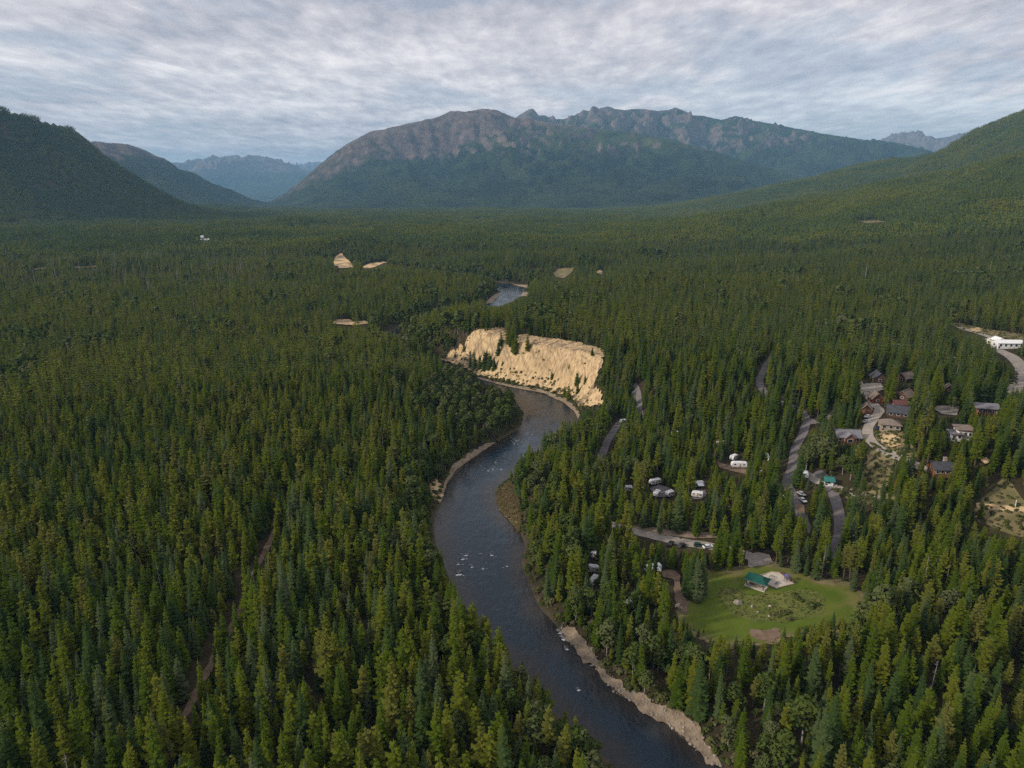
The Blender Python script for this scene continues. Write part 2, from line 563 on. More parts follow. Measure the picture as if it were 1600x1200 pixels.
def ground_material():
    m_ = mat('forest_floor', (0.030, 0.024, 0.016), var=(0.070, 0.058, 0.030), scale=0.05, detail=8, attr='veg', col2=(0.040, 0.058, 0.022))
    nt = m_.node_tree
    N, L = nt.nodes.new, nt.links.new
    b = nt.nodes['Principled BSDF']
    b.inputs['Specular IOR Level'].default_value = 0.05
    prev = b.inputs['Base Color'].links[0].from_socket
    # river bed and wet bank
    a = N('ShaderNodeAttribute'); a.attribute_name = 'bed'
    mx = N('ShaderNodeMix'); mx.data_type = 'RGBA'
    L(a.outputs['Fac'], mx.inputs[0]); L(prev, mx.inputs[6]); mx.inputs[7].default_value = (0.10, 0.082, 0.055, 1)
    # tree-crown mottling where the wood is too far off to tell the trees
    tc = N('ShaderNodeTexCoord')
    vo = N('ShaderNodeTexVoronoi'); vo.inputs['Scale'].default_value = 0.06
    L(tc.outputs['Object'], vo.inputs['Vector'])
    bp = N('ShaderNodeBump'); bp.inputs['Strength'].default_value = 1.0; bp.inputs['Distance'].default_value = 9.0; bp.invert = True
    L(vo.outputs['Distance'], bp.inputs['Height'])
    av = N('ShaderNodeAttribute'); av.attribute_name = 'veg'
    L(av.outputs['Fac'], bp.inputs['Strength'])
    L(mx.outputs[2], b.inputs['Base Color'])
    L(bp.outputs[0], b.inputs['Normal'])
    return m_


def mountain_material(name):
    """forest, meadow and rock chosen by stored surface properties, broken up by noise"""
    m_ = bpy.data.materials.new(name)
    m_.use_nodes = True
    nt = m_.node_tree
    N, L = nt.nodes.new, nt.links.new
    b = nt.nodes['Principled BSDF']
    b.inputs['Roughness'].default_value = 0.95
    b.inputs['Specular IOR Level'].default_value = 0.05
    tc = N('ShaderNodeTexCoord')

    def noise(scale, det=6, rough=0.6):
        n = N('ShaderNodeTexNoise')
        n.inputs['Scale'].default_value = scale
        n.inputs['Detail'].default_value = det
        n.inputs['Roughness'].default_value = rough
        L(tc.outputs['Object'], n.inputs['Vector'])
        return n.outputs['Fac']

    def ramp(src, a, b_, p0=0.35, p1=0.65):
        r = N('ShaderNodeValToRGB')
        r.color_ramp.elements[0].position, r.color_ramp.elements[0].color = p0, (*a, 1)
        r.color_ramp.elements[1].position, r.color_ramp.elements[1].color = p1, (*b_, 1)
        L(src, r.inputs[0])
        return r.outputs[0]

    def mix(f, a, b_):
        x = N('ShaderNodeMix'); x.data_type = 'RGBA'
        L(f, x.inputs[0]); L(a, x.inputs[6]); L(b_, x.inputs[7])
        return x.outputs[2]

    def attr(n):
        a = N('ShaderNodeAttribute'); a.attribute_name = n
        return a.outputs['Fac']

    def thr(a, n, w=0.18):
        s = N('ShaderNodeMath'); s.operation = 'ADD'
        L(a, s.inputs[0]); L(n, s.inputs[1])
        r = N('ShaderNodeMapRange')
        r.inputs['From Min'].default_value, r.inputs['From Max'].default_value = 1.0 - w, 1.0 + w
        L(s.outputs[0], r.inputs[0])
        return r.outputs[0]
    fine = noise(0.035, 5, 0.75)
    forest = ramp(noise(0.0022, 8, 0.65), (0.012, 0.024, 0.013), (0.042, 0.060, 0.022), 0.38, 0.64)
    spk = ramp(fine, (0.35, 0.35, 0.35), (1.5, 1.5, 1.5), 0.3, 0.7)
    mul = N('ShaderNodeMix'); mul.data_type = 'RGBA'; mul.blend_type = 'MULTIPLY'; mul.inputs[0].default_value = 1.0
    L(forest, mul.inputs[6]); L(spk, mul.inputs[7])
    meadow = ramp(noise(0.004, 6), (0.075, 0.095, 0.030), (0.110, 0.115, 0.045))
    rock = ramp(noise(0.010, 9, 0.7), (0.050, 0.045, 0.050), (0.225, 0.160, 0.132))
    c = mix(thr(attr('meadow'), noise(0.003, 8, 0.6)), mul.outputs[2], meadow)
    c = mix(thr(attr('rock'), noise(0.006, 9, 0.72)), c, rock)
    L(c, b.inputs['Base Color'])
    bp = N('ShaderNodeBump'); bp.inputs['Strength'].default_value = 0.9; bp.inputs['Distance'].default_value = 26.0
    L(fine, bp.inputs['Height'])
    L(bp.outputs[0], b.inputs['Normal'])
    return m_


def water_material():
    m_ = bpy.data.materials.new('river_water')
    m_.use_nodes = True
    nt = m_.node_tree
    N, L = nt.nodes.new, nt.links.new
    b = nt.nodes['Principled BSDF']
    b.inputs['Roughness'].default_value = 0.10
    b.inputs['IOR'].default_value = 1.33
    b.inputs['Specular IOR Level'].default_value = 0.46
    tc = N('ShaderNodeTexCoord')
    a = N('ShaderNodeAttribute'); a.attribute_name = 'shallow'
    nz = N('ShaderNodeTexNoise'); nz.inputs['Scale'].default_value = 0.07; nz.inputs['Detail'].default_value = 6
    L(tc.outputs['Object'], nz.inputs['Vector'])
    s = N('ShaderNodeMath'); s.operation = 'MULTIPLY_ADD'; s.inputs[1].default_value = 1.2; s.inputs[2].default_value = -0.62
    L(nz.outputs['Fac'], s.inputs[0])
    s2 = N('ShaderNodeMath'); s2.operation = 'ADD'; s2.use_clamp = True
    L(s.outputs[0], s2.inputs[0]); L(a.outputs['Fac'], s2.inputs[1])
    mx = N('ShaderNodeMix'); mx.data_type = 'RGBA'
    mx.inputs[6].default_value = (0.010, 0.026, 0.042, 1)
    mx.inputs[7].default_value = (0.034, 0.030, 0.026, 1)
    L(s2.outputs[0], mx.inputs[0])
    L(mx.outputs[2], b.inputs['Base Color'])
    n1 = N('ShaderNodeTexNoise'); n1.inputs['Scale'].default_value = 0.42; n1.inputs['Detail'].default_value = 6; n1.inputs['Roughness'].default_value = 0.6
    mp = N('ShaderNodeMapping'); mp.inputs['Scale'].default_value = (1, 0.55, 1)
    L(tc.outputs['Object'], mp.inputs[0]); L(mp.outputs[0], n1.inputs['Vector'])
    # riffles and smooth tongues: the ripple height varies along the current
    mp2 = N('ShaderNodeMapping'); mp2.inputs['Scale'].default_value = (1, 0.3, 1)
    L(tc.outputs['Object'], mp2.inputs[0])
    n2 = N('ShaderNodeTexNoise'); n2.inputs['Scale'].default_value = 0.11; n2.inputs['Detail'].default_value = 4; n2.inputs['Distortion'].default_value = 0.8
    L(mp2.outputs[0], n2.inputs['Vector'])
    rg = N('ShaderNodeMapRange'); rg.inputs['From Min'].default_value = 0.36; rg.inputs['From Max'].default_value = 0.62
    rg.inputs['To Min'].default_value = 0.15; rg.inputs['To Max'].default_value = 1.0
    L(n2.outputs['Fac'], rg.inputs[0])
    bp = N('ShaderNodeBump'); bp.inputs['Distance'].default_value = 0.6
    L(rg.outputs[0], bp.inputs['Strength'])
    L(n1.outputs['Fac'], bp.inputs['Height'])
    L(bp.outputs[0], b.inputs['Normal'])
    return m_


M['ground'] = ground_material()
M['mountain'] = mountain_material('mountain_cover')
M['water'] = water_material()

# ------------------------------------------------------------------ ground sheet
def build_ground():
    az_in = np.radians(np.arange(-46, 46.01, 0.17))
    left = np.radians(np.arange(-180, -46, 2.0))
    right = np.radians(np.arange(48, 180.1, 2.0))
    az = np.concatenate([left, az_in, right])
    rr = np.concatenate([[8, 30, 60, 90], 110 * 1.0105 ** np.arange(395), [7600, 8500, 10000, 13000, 18000, 25000, 34000]])
    A, Rr = np.meshgrid(az, rr)
    X, Y = Rr * np.sin(A), Rr * np.cos(A)
    Z = height(X, Y)
    Z = np.where(Rr > 7000, np.minimum(Z, 20), Z)
    n, m_ = X.shape
    d = np.full(X.size, 900.0)
    nr = (Y.ravel() < 2600) & (Y.ravel() > -500) & (np.abs(X.ravel()) < 2500)
    d[nr] = river_d(X.ravel()[nr], Y.ravel()[nr])
    bed = sstep(3.5, -1, d)
    veg = np.maximum(sstep(4500, 6500, Rr.ravel()), 0.0)
    i = np.arange(n - 1)[:, None] * m_ + np.arange(m_ - 1)[None]
    f = np.stack([i, i + 1, i + m_ + 1, i + m_], -1).reshape(-1, 4)[:, ::-1]
    me = np_mesh('ground', np.stack([X.ravel(), Y.ravel(), Z.ravel()], 1), f, M['ground'], smooth=True, attrs={'bed': bed, 'veg': veg})
    o = mobj('ground', me)
    tag(o, kind='structure')


build_ground()


def sheet(name, sdf, bbox, res, material, zoff=0.22, zfun=None, attr=None, kind='structure', parent=None):
    """a draped sheet where sdf < 0, its rim snapped onto the outline"""
    x0, y0, x1, y1 = bbox
    xs, ys = np.arange(x0 - res, x1 + 2 * res, res), np.arange(y0 - res, y1 + 2 * res, res)
    X, Y = np.meshgrid(xs, ys)
    D = sdf(X, Y)
    gy, gx = np.gradient(D, res)
    gl = np.maximum(np.hypot(gx, gy), 0.25)
    out = (D > 0) & (D < 2.2 * res)
    X2, Y2 = np.where(out, X - gx / gl ** 2 * D, X), np.where(out, Y - gy / gl ** 2 * D, Y)
    n, m_ = X.shape
    i = np.arange(n - 1)[:, None] * m_ + np.arange(m_ - 1)[None]
    q = np.stack([i, i + 1, i + m_ + 1, i + m_], -1).reshape(-1, 4)
    keep = (D.ravel()[q] < 0).sum(1) >= 1
    keep &= (D.ravel()[q] < 2.2 * res).all(1)
    q = q[keep]
    if len(q) == 0:
        return None
    used, inv = np.unique(q, return_inverse=True)
    q = inv.reshape(-1, 4)
    px, py, pd = X2.ravel()[used], Y2.ravel()[used], D.ravel()[used]
    pz = (height(px, py) if zfun is None else zfun(px, py)) + zoff
    at = {k: f(px, py, pd) for k, f in (attr or {}).items()}
    me = np_mesh(name, np.stack([px, py, pz], 1), q, material, smooth=True, attrs=at)
    o = mobj(name, me, parent)
    if kind:
        tag(o, kind=kind)
    return o


def bbox_of(P, pad=4.0):
    return (P[:, 0].min() - pad, P[:, 1].min() - pad, P[:, 0].max() + pad, P[:, 1].max() + pad)


def bigger(v):  # even out signs for rim noise
    return v


def patch(name, px, res, material, rough=0.6, wave=6.0, seed=1, zoff=0.22, **k):
    P = ground(px)[:, :2]
    f = lambda x, y: poly_sd(x, y, P) + rough * fbm(x / wave, y / wave, 3, seed)
    o = sheet(name, f, bbox_of(P), res, material, zoff, **k)
    return P


ROADS = []


def road(name, px, width, res, material, rough=0.25, zoff=0.26, seed=3):
    P = ground(px)[:, :2]
    # Catmull-Rom smoothing so that bends read as bends
    Q = [P[0]]
    E = np.vstack([2 * P[0] - P[1], P, 2 * P[-1] - P[-2]])
    for i in range(1, len(E) - 2):
        for t in np.linspace(0.2, 1, 5):
            a, b, c, d = E[i - 1], E[i], E[i + 1], E[i + 2]
            Q.append(0.5 * ((2 * b) + (c - a) * t + (2 * a - 5 * b + 4 * c - d) * t * t + (3 * b - a - 3 * c + d) * t ** 3))
    Q = np.array(Q)
    ROADS.append((Q, width / 2))
    f = lambda x, y: line_dist(x, y, Q)[0] - width / 2 + rough * fbm(x / 5, y / 5, 2, seed)
    sheet(name, f, bbox_of(Q, width), res, material, zoff)


# ------------------------------------------------------------------ water
def build_water():
    f = lambda x, y: poly_sd(x, y, RIVER) - 6.0
    kw = dict(zfun=lambda x, y: np.zeros_like(x), zoff=0.0,
              attr={'shallow': lambda x, y, d: sstep(-11, -2, river_d(x, y))})
    sheet('river', f, (-320, -150, 330, 760), 3.5, M['water'], **kw)
    f2 = lambda x, y: np.where(y < 757.5, 5.0, poly_sd(x, y, RIVER) - 6.0)
    sheet('river', lambda x, y: np.maximum(poly_sd(x, y, RIVER) - 6.0, 760.0 - y), (-450, 750, 120, 1450), 4.0, M['water'], **kw)


build_water()

# ------------------------------------------------------------------ mountains
def mountain(name, ridges, length, res, expo, seed, x_pad=(1500, 1500), front=None, back=1500, rockline=0.62, amp=0.16, spur=700, cliff=0.0, meadow=0.0, floor=15.0, face=None, jag=0.018):
    P = np.array([at_y(*p) for p in ridges])
    x0, x1 = P[:, 0].min() - x_pad[0], P[:, 0].max() + x_pad[1]
    y0, y1 = P[:, 1].min() - (front or length), P[:, 1].max() + back
    xs, ys = np.arange(x0, x1, res), np.arange(y0, y1, res)
    X, Y = np.meshgrid(xs, ys)
    wx = X + 130 * fbm(X / 900, Y / 900, 3, seed + 90)
    wy = Y + 130 * fbm(X / 900, Y / 900, 3, seed + 91)
    d, s, zr = line_dist(wx.ravel(), wy.ravel(), P[:, :2], P[:, 2])
    d0, s0, zr0 = line_dist(X.ravel(), Y.ravel(), P[:, :2], P[:, 2])
    bl = sstep(0, 500, d0)
    d, s, zr = d0 + (d - d0) * bl, s0 + (s - s0) * bl, zr0 + (zr - zr0) * bl
    q = np.clip(1 - d / length, 0, 1)
    prof = q ** expo
    if cliff:
        c = sstep(0.0, 1.0, (1 - q) / 0.16)
        prof = prof * (1 - cliff * c * sstep(0.02, 0.5, q))
    fm = 0.0
    if face:                                   # a steep rock wall under part of the ridge
        px_ = np.array([r_[0] for r_ in ridges], float)
        cs = np.concatenate([[0], np.cumsum(np.hypot(*np.diff(P[:, :2], axis=0).T))])
        a_, b_ = np.interp(face[0], px_, cs), np.interp(face[1], px_, cs)
        fm = sstep(a_ - 300, a_ + 300, s) * (1 - sstep(b_ - 500, b_ + 500, s)) * (Y.ravel() < np.interp(X.ravel(), P[:, 0], P[:, 1]) + 60)
        prof = prof * (1 - 0.30 * fm * sstep(20, 520, d + 90 * fbm(s / 260, d / 900, 3, seed + 70)) * sstep(0.0, 0.45, q))
    sp = ridged(s / spur + 0.35 * fbm(s / 420, d / 800, 2, seed + 5), d / 3600, 5, seed) - 0.45
    sp = sp + 0.35 * (ridged(X.ravel() / 330, Y.ravel() / 330, 3, seed + 6) - 0.45)
    n2 = fbm(X.ravel() / 260, Y.ravel() / 260, 4, seed + 7)
    env = 4 * q * (1 - q)
    z = (zr - floor) * prof * (1 + amp * env * sp * 3.0 + (0.07 * n2 + 0.035 * fbm(X.ravel() / 85, Y.ravel() / 85, 3, seed + 8)) * sstep(0, 260, d) * sstep(0, 0.3, q)) + floor
    z = z + jag * zr * (ridged(s / 210, d / 900, 3, seed + 44) - 0.4) * (1 - sstep(60, 600, d))
    z = np.where(q <= 0, floor - 60, z)
    Z = z.reshape(X.shape)
    gy, gx = np.gradient(Z, res)
    slope = np.hypot(gx, gy).ravel()
    rel = z / max(P[:, 2].max(), 1)
    rock = np.clip(fm * 0.52 * (1 - sstep(240, 780, d + 260 * sp)) + sstep(rockline - 0.08, rockline + 0.26, rel + 0.10 * sp) * 0.8 + 0.8 * sstep(0.9, 1.5, slope) * sstep(0.3, 0.65, rel) + 0.16 * (sp > 0.4) * sstep(0.35, 0.7, rel), 0, 0.95)
    mead = np.clip(meadow * sstep(0.45, 0.62, rel) * (1 - sstep(0.8, 0.95, rel)) + 0.25 * meadow, 0, 0.9)
    keep_v = q > 0
    n, m_ = X.shape
    i = np.arange(n - 1)[:, None] * m_ + np.arange(m_ - 1)[None]
    f = np.stack([i, i + 1, i + m_ + 1, i + m_], -1).reshape(-1, 4)
    f = f[keep_v[f].any(1)]
    used, inv = np.unique(f, return_inverse=True)
    me = np_mesh(name, np.stack([X.ravel(), Y.ravel(), z], 1)[used], inv.reshape(-1, 4), M['mountain'], smooth=True,
                 attrs={'rock': rock[used], 'meadow': mead[used]})
    o = mobj(name, me)
    tag(o, kind='structure')
    return o


# the long massif with the rock face
mountain('mountain', [(370, 334, 8300), (410, 321, 8300), (445, 303, 8350), (485, 270, 8450), (515, 245, 8550), (541, 226, 8650), (578, 206, 8750), (640, 193, 8900),
                      (690, 181, 9000), (705, 173, 9050), (728, 175, 9050), (752, 170, 9100), (778, 172, 9150), (800, 183, 9200), (830, 186, 9200), (880, 196, 9100), (960, 204, 8900),
                      (1040, 216, 8600), (1120, 238, 8300), (1200, 262, 8000), (1270, 285, 7700)], 3500, 27, 1.12, 21, rockline=0.71, amp=0.20, cliff=0.12, meadow=0.35, face=(430, 760), jag=0.012)
# the ridge behind it
mountain('mountain', [(760, 205, 12600), (800, 188, 12600), (824, 172, 12600), (834, 172, 12600), (842, 181, 12600), (851, 180, 12600), (862, 187, 12500), (890, 185, 12400), (915, 176, 12300), (950, 166, 12200), (966, 171, 12150),
                      (1000, 170, 12100), (1030, 173, 12100), (1048, 171, 12000), (1055, 167, 12000), (1066, 173, 12000), (1080, 180, 12000), (1100, 181, 11900), (1128, 187, 11800), (1150, 181, 11800), (1175, 188, 11700), (1210, 194, 11500), (1250, 202, 11300),
                      (1300, 211, 11000), (1350, 218, 10800), (1400, 222, 10600), (1450, 235, 10300), (1520, 255, 10000), (1600, 280, 9700)], 3600, 36, 1.05, 33, rockline=0.82, amp=0.18, meadow=0.3, jag=0.005)
# the far head of the valley
mountain('mountain', [(230, 285, 21000), (272, 259, 21000), (295, 252, 21000), (311, 249, 21000), (328, 260, 20800), (345, 247, 20600), (372, 243, 20500), (382, 253, 20500), (392, 244, 20400), (420, 246, 20300), (440, 260, 20000),
                      (468, 275, 19500), (490, 292, 19000)], 4600, 50, 0.95, 45, rockline=0.5, amp=0.26, spur=900, jag=0.05)
mountain('mountain', [(180, 262, 30000), (268, 262, 30000), (279, 257, 30000), (300, 268, 30000), (400, 266, 30000), (440, 258, 30000), (452, 256, 30000), (470, 258, 30000), (484, 254, 30000), (505, 252, 30000), (560, 262, 30000)], 5000, 80, 0.95, 57, rockline=0.4, amp=0.26, spur=1000, jag=0.05)
# second slope on the left
mountain('mountain', [(-60, 240, 6300), (60, 228, 6600), (150, 221, 6900), (185, 224, 7100), (200, 226, 7200), (230, 241, 7500), (260, 262, 7800), (290, 286, 8100), (320, 304, 8500), (360, 322, 9000)],
         1450, 30, 1.5, 63, rockline=0.72, amp=0.14)
# peaks beyond the saddle on the right
mountain('mountain', [(1340, 245, 17500), (1375, 225, 17500), (1395, 211, 17500), (1412, 207, 17500), (1428, 208, 17500), (1445, 218, 17500), (1460, 217, 17400), (1480, 214, 17400), (1500, 209, 17300), (1517, 206, 17300), (1524, 211, 17300), (1600, 240, 17000)],
         4200, 50, 1.0, 71, rockline=0.56, amp=0.22, spur=800, jag=0.012)

#--PART2--
# ------------------------------------------------------------------ cleared places: where the photograph sees the ground, no tree may stand in the way
KEEP = np.zeros((1260, 1600), bool)


def see(px):
    p = np.asarray(px, float)
    u0, v0 = np.maximum(np.floor(p.min(0)).astype(int), 0)
    u1, v1 = min(int(p[:, 0].max()) + 2, 1600), min(int(p[:, 1].max()) + 2, 1260)
    if u1 <= u0 or v1 <= v0:
        return
    U, V = np.meshgrid(np.arange(u0, u1), np.arange(v0, v1))
    KEEP[v0:v1, u0:u1] |= in_poly(U + 0.5, V + 0.5, p)


def see_line(px, half):
    p = np.asarray(px, float)
    u0, v0 = np.maximum((p.min(0) - half).astype(int), 0)
    u1, v1 = min(int(p[:, 0].max() + half) + 2, 1600), min(int(p[:, 1].max() + half) + 2, 1260)
    U, V = np.meshgrid(np.arange(u0, u1), np.arange(v0, v1))
    KEEP[v0:v1, u0:u1] |= line_dist(U + 0.5, V + 0.5, p)[0] < half


def blocked(x, y, z, h, w):
    """does a tree of height h and crown half-width w stand in front of a cleared place?"""
    bad = np.zeros(len(x), bool)
    for f, k in ((0.04, 0.5), (0.2, 0.9), (0.4, 0.8), (0.6, 0.55), (0.8, 0.28), (0.97, 0.05)):
        u, v, zc = project(x, y, z + h * f)
        ww = F * w * k / zc
        for sgn in (-1, 0, 1):
            iu, iv = (u + sgn * ww).astype(int), v.astype(int)
            ok = (iu >= 0) & (iu < 1600) & (iv >= 0) & (iv < 1260)
            bad[ok] |= KEEP[iv[ok], iu[ok]]
    return bad


# visible water
see([(945, 1200), (925, 1133), (890, 1092), (852, 1072), (830, 1032), (790, 988), (752, 955), (727, 918), (702, 872), (684, 845), (680, 815), (690, 785), (700, 755), (715, 735), (745, 714), (780, 692), (812, 672),
     (815, 650), (806, 626), (800, 612), (830, 610), (862, 616), (886, 628), (892, 642), (878, 656), (850, 671), (822, 690), (806, 715), (796, 740), (777, 768), (779, 790), (792, 806), (812, 832), (818, 870), (825, 910), (840, 940), (860, 970),
     (890, 1005), (930, 1045), (960, 1080), (1000, 1105), (1045, 1133), (1120, 1200)])
see([(765, 477), (782, 477), (800, 470), (814, 462), (820, 452), (780, 450), (783, 456), (776, 466)])
see_line([(703, 566), (712, 570)], 2)

# --- gravel bars, beaches, reed bed, cut banks
G1 = [(873, 980), (886, 979), (903, 988), (926, 1014), (946, 1047), (976, 1074), (1022, 1096), (1064, 1112), (1090, 1138), (1112, 1172), (1130, 1200), (1115, 1200), (1040, 1133), (1000, 1106), (958, 1082), (928, 1046), (888, 1006)]
G2 = [(783, 762), (796, 752), (806, 768), (812, 790), (815, 815), (810, 834), (797, 815), (781, 798), (777, 780)]
G3 = [(684, 795), (690, 782), (700, 752), (715, 733), (745, 711), (775, 692), (762, 692), (735, 706), (706, 728), (694, 756), (686, 785)]
G4 = [(745, 590), (800, 602), (850, 609), (886, 622), (902, 640), (908, 650), (903, 655), (896, 642), (880, 629), (850, 615), (800, 606), (750, 595)]
P = patch('gravel_bar', G1, 1.2, M['gravel'], 2.2, 6, 5, 0.3); see(G1)
patch('reed_bed', G2, 1.5, M['reed'], 0.8, 6, 6, 0.4); see(G2)
patch('gravel_bar', G3, 1.6, M['gravel'], 0.5, 6, 7, 0.35); see(G3)
patch('gravel_bar', G4, 1.6, M['gravel'], 0.4, 6, 8, 0.45); see(G4)
for g in ([(758, 478), (764, 468), (776, 459), (783, 462), (778, 469), (768, 476)], [(775, 449), (800, 445), (826, 446), (824, 450), (800, 449)], [(813, 463), (817, 457), (825, 457), (824, 464)]):
    patch('gravel_bar', g, 3.0, M['gravel'], 0.8, 14, 9, 0.8); see(g)
CUT = [(669, 776), (672, 758), (681, 748), (690, 758), (694, 772), (688, 784), (678, 782)]
patch('cut_bank', CUT, 1.0, M['sand'], 0.8, 4, 12, 0.5, attr={'veg': lambda x, y, d: sstep(-0.1, 0.5, fbm(x / 5, y / 5, 3, 5))}); see(CUT)
for g in ([(516, 507), (524, 501), (548, 500), (553, 505), (572, 502), (578, 507), (550, 509)],
          [(521, 412), (524, 402), (534, 395), (540, 404), (553, 416), (545, 419), (530, 420)], [(565, 418), (575, 413), (600, 409), (607, 411), (590, 416), (570, 420)],
          [(930, 426), (938, 422), (943, 427), (940, 430)]):
    patch('sand_scarp', g, 3.5, M['sand'], 1.6, 16, 13, 1.2, attr={'veg': lambda x, y, d: sstep(-0.2, 0.6, fbm(x / 14, y / 14, 3, 6))}); see(g)
for g in ([(55, 420), (75, 417), (72, 421), (50, 423)], [(110, 418), (150, 415), (152, 418), (112, 420)], [(1345, 346), (1372, 345), (1392, 347), (1352, 349)], [(864, 428), (872, 421), (898, 418), (892, 428), (880, 436), (868, 433)],):
    patch('hay_field', g, 4.0, M['dry'], 1.5, 20, 14, 1.0); see(g)

# --- the sand bluff at the bend
BL = [(688, 563), (704, 549), (735, 526), (786, 514), (791, 527), (803, 533), (813, 524), (850, 529), (900, 537), (941, 547), (945, 558), (937, 582), (928, 600), (942, 624), (940, 634), (908, 637), (889, 622), (850, 608), (812, 602),
      (775, 593), (748, 588), (720, 573)]


def bluff_z(x, y):
    dd, s, _ = line_dist(x, y, TERR[:12])
    z = height(x, y)
    ss = s + 0.9 * (z - 16) + 3 * fbm(x / 14, y / 14, 2, 8)
    rill = ridged(ss / 4.2, dd / 40, 3, 77)
    return z + 0.55 * rill + 0.7 * fbm(x / 2.2, y / 2.2, 3, 76) + 0.8 * fbm(x / 20, y / 20, 3, 78) + 0.1


def bluff_veg(x, y, d):
    dd, s, _ = line_dist(x, y, TERR[:12])
    z = height(x, y)
    run = s + 0.9 * (z - 16) + 1.5 * fbm(x / 9, y / 9, 2, 83)
    v = 0.75 * sstep(-0.05, 0.45, fbm(run / 1.9, dd / 60, 3, 79)) * sstep(8, 16, z) + 0.55 * sstep(0.25, 0.6, fbm(x / 14, y / 14, 3, 80))
    return np.clip(v + 0.5 * sstep(0.1, 0.4, fbm(x / 2.0, y / 2.0, 2, 81)) + 0.25 * sstep(0.5, 0.9, np.sin(z * 1.9 + 2 * fbm(x / 15, y / 15, 2, 82))), 0, 0.9)


patch('sand_bluff', BL, 0.8, M['sand'], 2.6, 6, 15, 1.2, zfun=bluff_z, attr={'veg': bluff_veg})
see([q_ for q_ in BL if q_ not in ((791, 527), (803, 533))][:4] + [(788, 545), (808, 545)] + BL[6:])

# --- the park: lawn, planted mound, playground pad, paths
LAWN = [(1068, 955), (1078, 935), (1090, 912), (1104, 896), (1130, 897), (1160, 890), (1175, 886), (1205, 883), (1222, 888), (1250, 898), (1275, 908), (1305, 915), (1335, 930), (1345, 955), (1330, 985), (1290, 992), (1250, 985), (1215, 995), (1165, 1005),
        (1120, 1000), (1085, 985), (1066, 972)]
patch('lawn', LAWN, 1.1, M['lawn'], 5.0, 13, 16, 0.22, attr={'veg': lambda x, y, d: np.clip(sstep(-5, 2, d) * 0.8 + 0.9 * sstep(0.05, 0.6, fbm(x / 13, y / 13, 3, 17)) * sstep(70, 95, x), 0, 0.95)})
see(LAWN[:11] + [(1305, 915), (1318, 932), (1300, 958), (1268, 972), (1225, 980), (1195, 988), (1150, 990), (1110, 985), (1085, 978), (1070, 966)])
MOUND = [(1121, 928), (1126, 920), (1142, 918), (1165, 928), (1205, 930), (1235, 922), (1262, 920), (1288, 935), (1290, 950), (1262, 966), (1225, 974), (1185, 972), (1150, 963), (1130, 950)]
PM = patch('planted_mound', MOUND, 1.1, M['meadow'], 3.0, 8, 18, 0.29)
PAD = [(1184, 902), (1204, 895), (1218, 896), (1241, 913), (1214, 921), (1202, 917)]
PP = patch('playground_sand', PAD, 0.6, M['padsand'], 0.1, 5, 19, 0.42)
DB = [(1170, 986), (1195, 982), (1218, 983), (1224, 993), (1205, 1002), (1180, 1000)]
patch('bare_patch', DB, 1.0, M['dirt'], 1.8, 6, 20, 0.30); see(DB)
DIRT = [[(1032, 893), (1050, 890), (1062, 900), (1064, 920), (1075, 945), (1072, 962), (1060, 955), (1054, 935), (1052, 905), (1035, 902)], [(1040, 1010), (1046, 992), (1068, 985), (1072, 1000), (1052, 1004)],
        [(925, 915), (940, 915), (950, 935), (940, 940)], [(1065, 1085), (1080, 1072), (1105, 1092), (1098, 1105), (1075, 1100)]]
for k, g in enumerate(DIRT):
    patch('dirt_path', g, 1.0, M['dirt'], 0.7, 5, 21 + k, 0.34)
    if k == 0: see(g)

RING = [(1062, 960), (1074, 930), (1100, 890), (1160, 884), (1215, 880), (1260, 895), (1310, 908), (1345, 922), (1362, 950), (1350, 985), (1310, 1000), (1240, 998), (1170, 1012), (1110, 1008), (1070, 990)]
patch('meadow_edge', RING, 1.4, M['dry'], 4.0, 11, 29, 0.14)
see([(1300, 912), (1330, 922), (1345, 940), (1340, 962), (1310, 962), (1315, 935)])
# --- dry slopes and clearings by the houses
DRY = [[(1338, 745), (1352, 720), (1358, 690), (1380, 700), (1402, 716), (1398, 735), (1385, 760), (1405, 782), (1380, 780), (1340, 765)], [(1525, 800), (1532, 782), (1550, 765), (1565, 745), (1580, 755), (1600, 782), (1640, 820), (1640, 850), (1560, 830), (1530, 815)],
       [(1368, 688), (1366, 676), (1385, 672), (1412, 674), (1425, 695), (1440, 712), (1420, 722), (1395, 708)], [(1575, 575), (1590, 585), (1590, 600), (1575, 602), (1560, 590)], [(1480, 504), (1505, 506), (1540, 514), (1600, 523), (1600, 532), (1545, 526), (1500, 515)],
       [(1300, 765), (1335, 762), (1385, 785), (1375, 795), (1330, 782)]]
for k, g in enumerate(DRY):
    patch('dry_meadow', g, 1.6, M['dry'], 1.5, 9, 31 + k, 0.25)
    if k in (1, 4): see(g)
for k, g in enumerate([[(1374, 684), (1382, 678), (1395, 680), (1408, 685), (1406, 696), (1392, 700), (1380, 693)], [(1516, 514), (1530, 512), (1535, 518), (1518, 520)], [(1531, 720), (1540, 716), (1548, 722), (1540, 728)]]):
    patch('sandy_patch', g, 1.2, M['sand'], 1.2, 5, 41 + k, 0.55, attr={'veg': lambda x, y, d: sstep(0, 0.6, fbm(x / 4, y / 4, 3, 9))}); see(g)
for k, g in enumerate([[(1343, 603), (1356, 599), (1378, 600), (1380, 610), (1366, 614), (1346, 611)], [(1455, 636), (1478, 634), (1500, 636), (1494, 650), (1470, 648)]]):
    patch('gravel_yard', g, 1.2, M['gravelroad'], 0.6, 5, 51 + k, 0.5); see(g)

see([(1350, 735), (1362, 705), (1378, 706), (1392, 722), (1380, 750), (1355, 752)])
see([(1372, 686), (1385, 676), (1405, 680), (1410, 695), (1392, 702)])
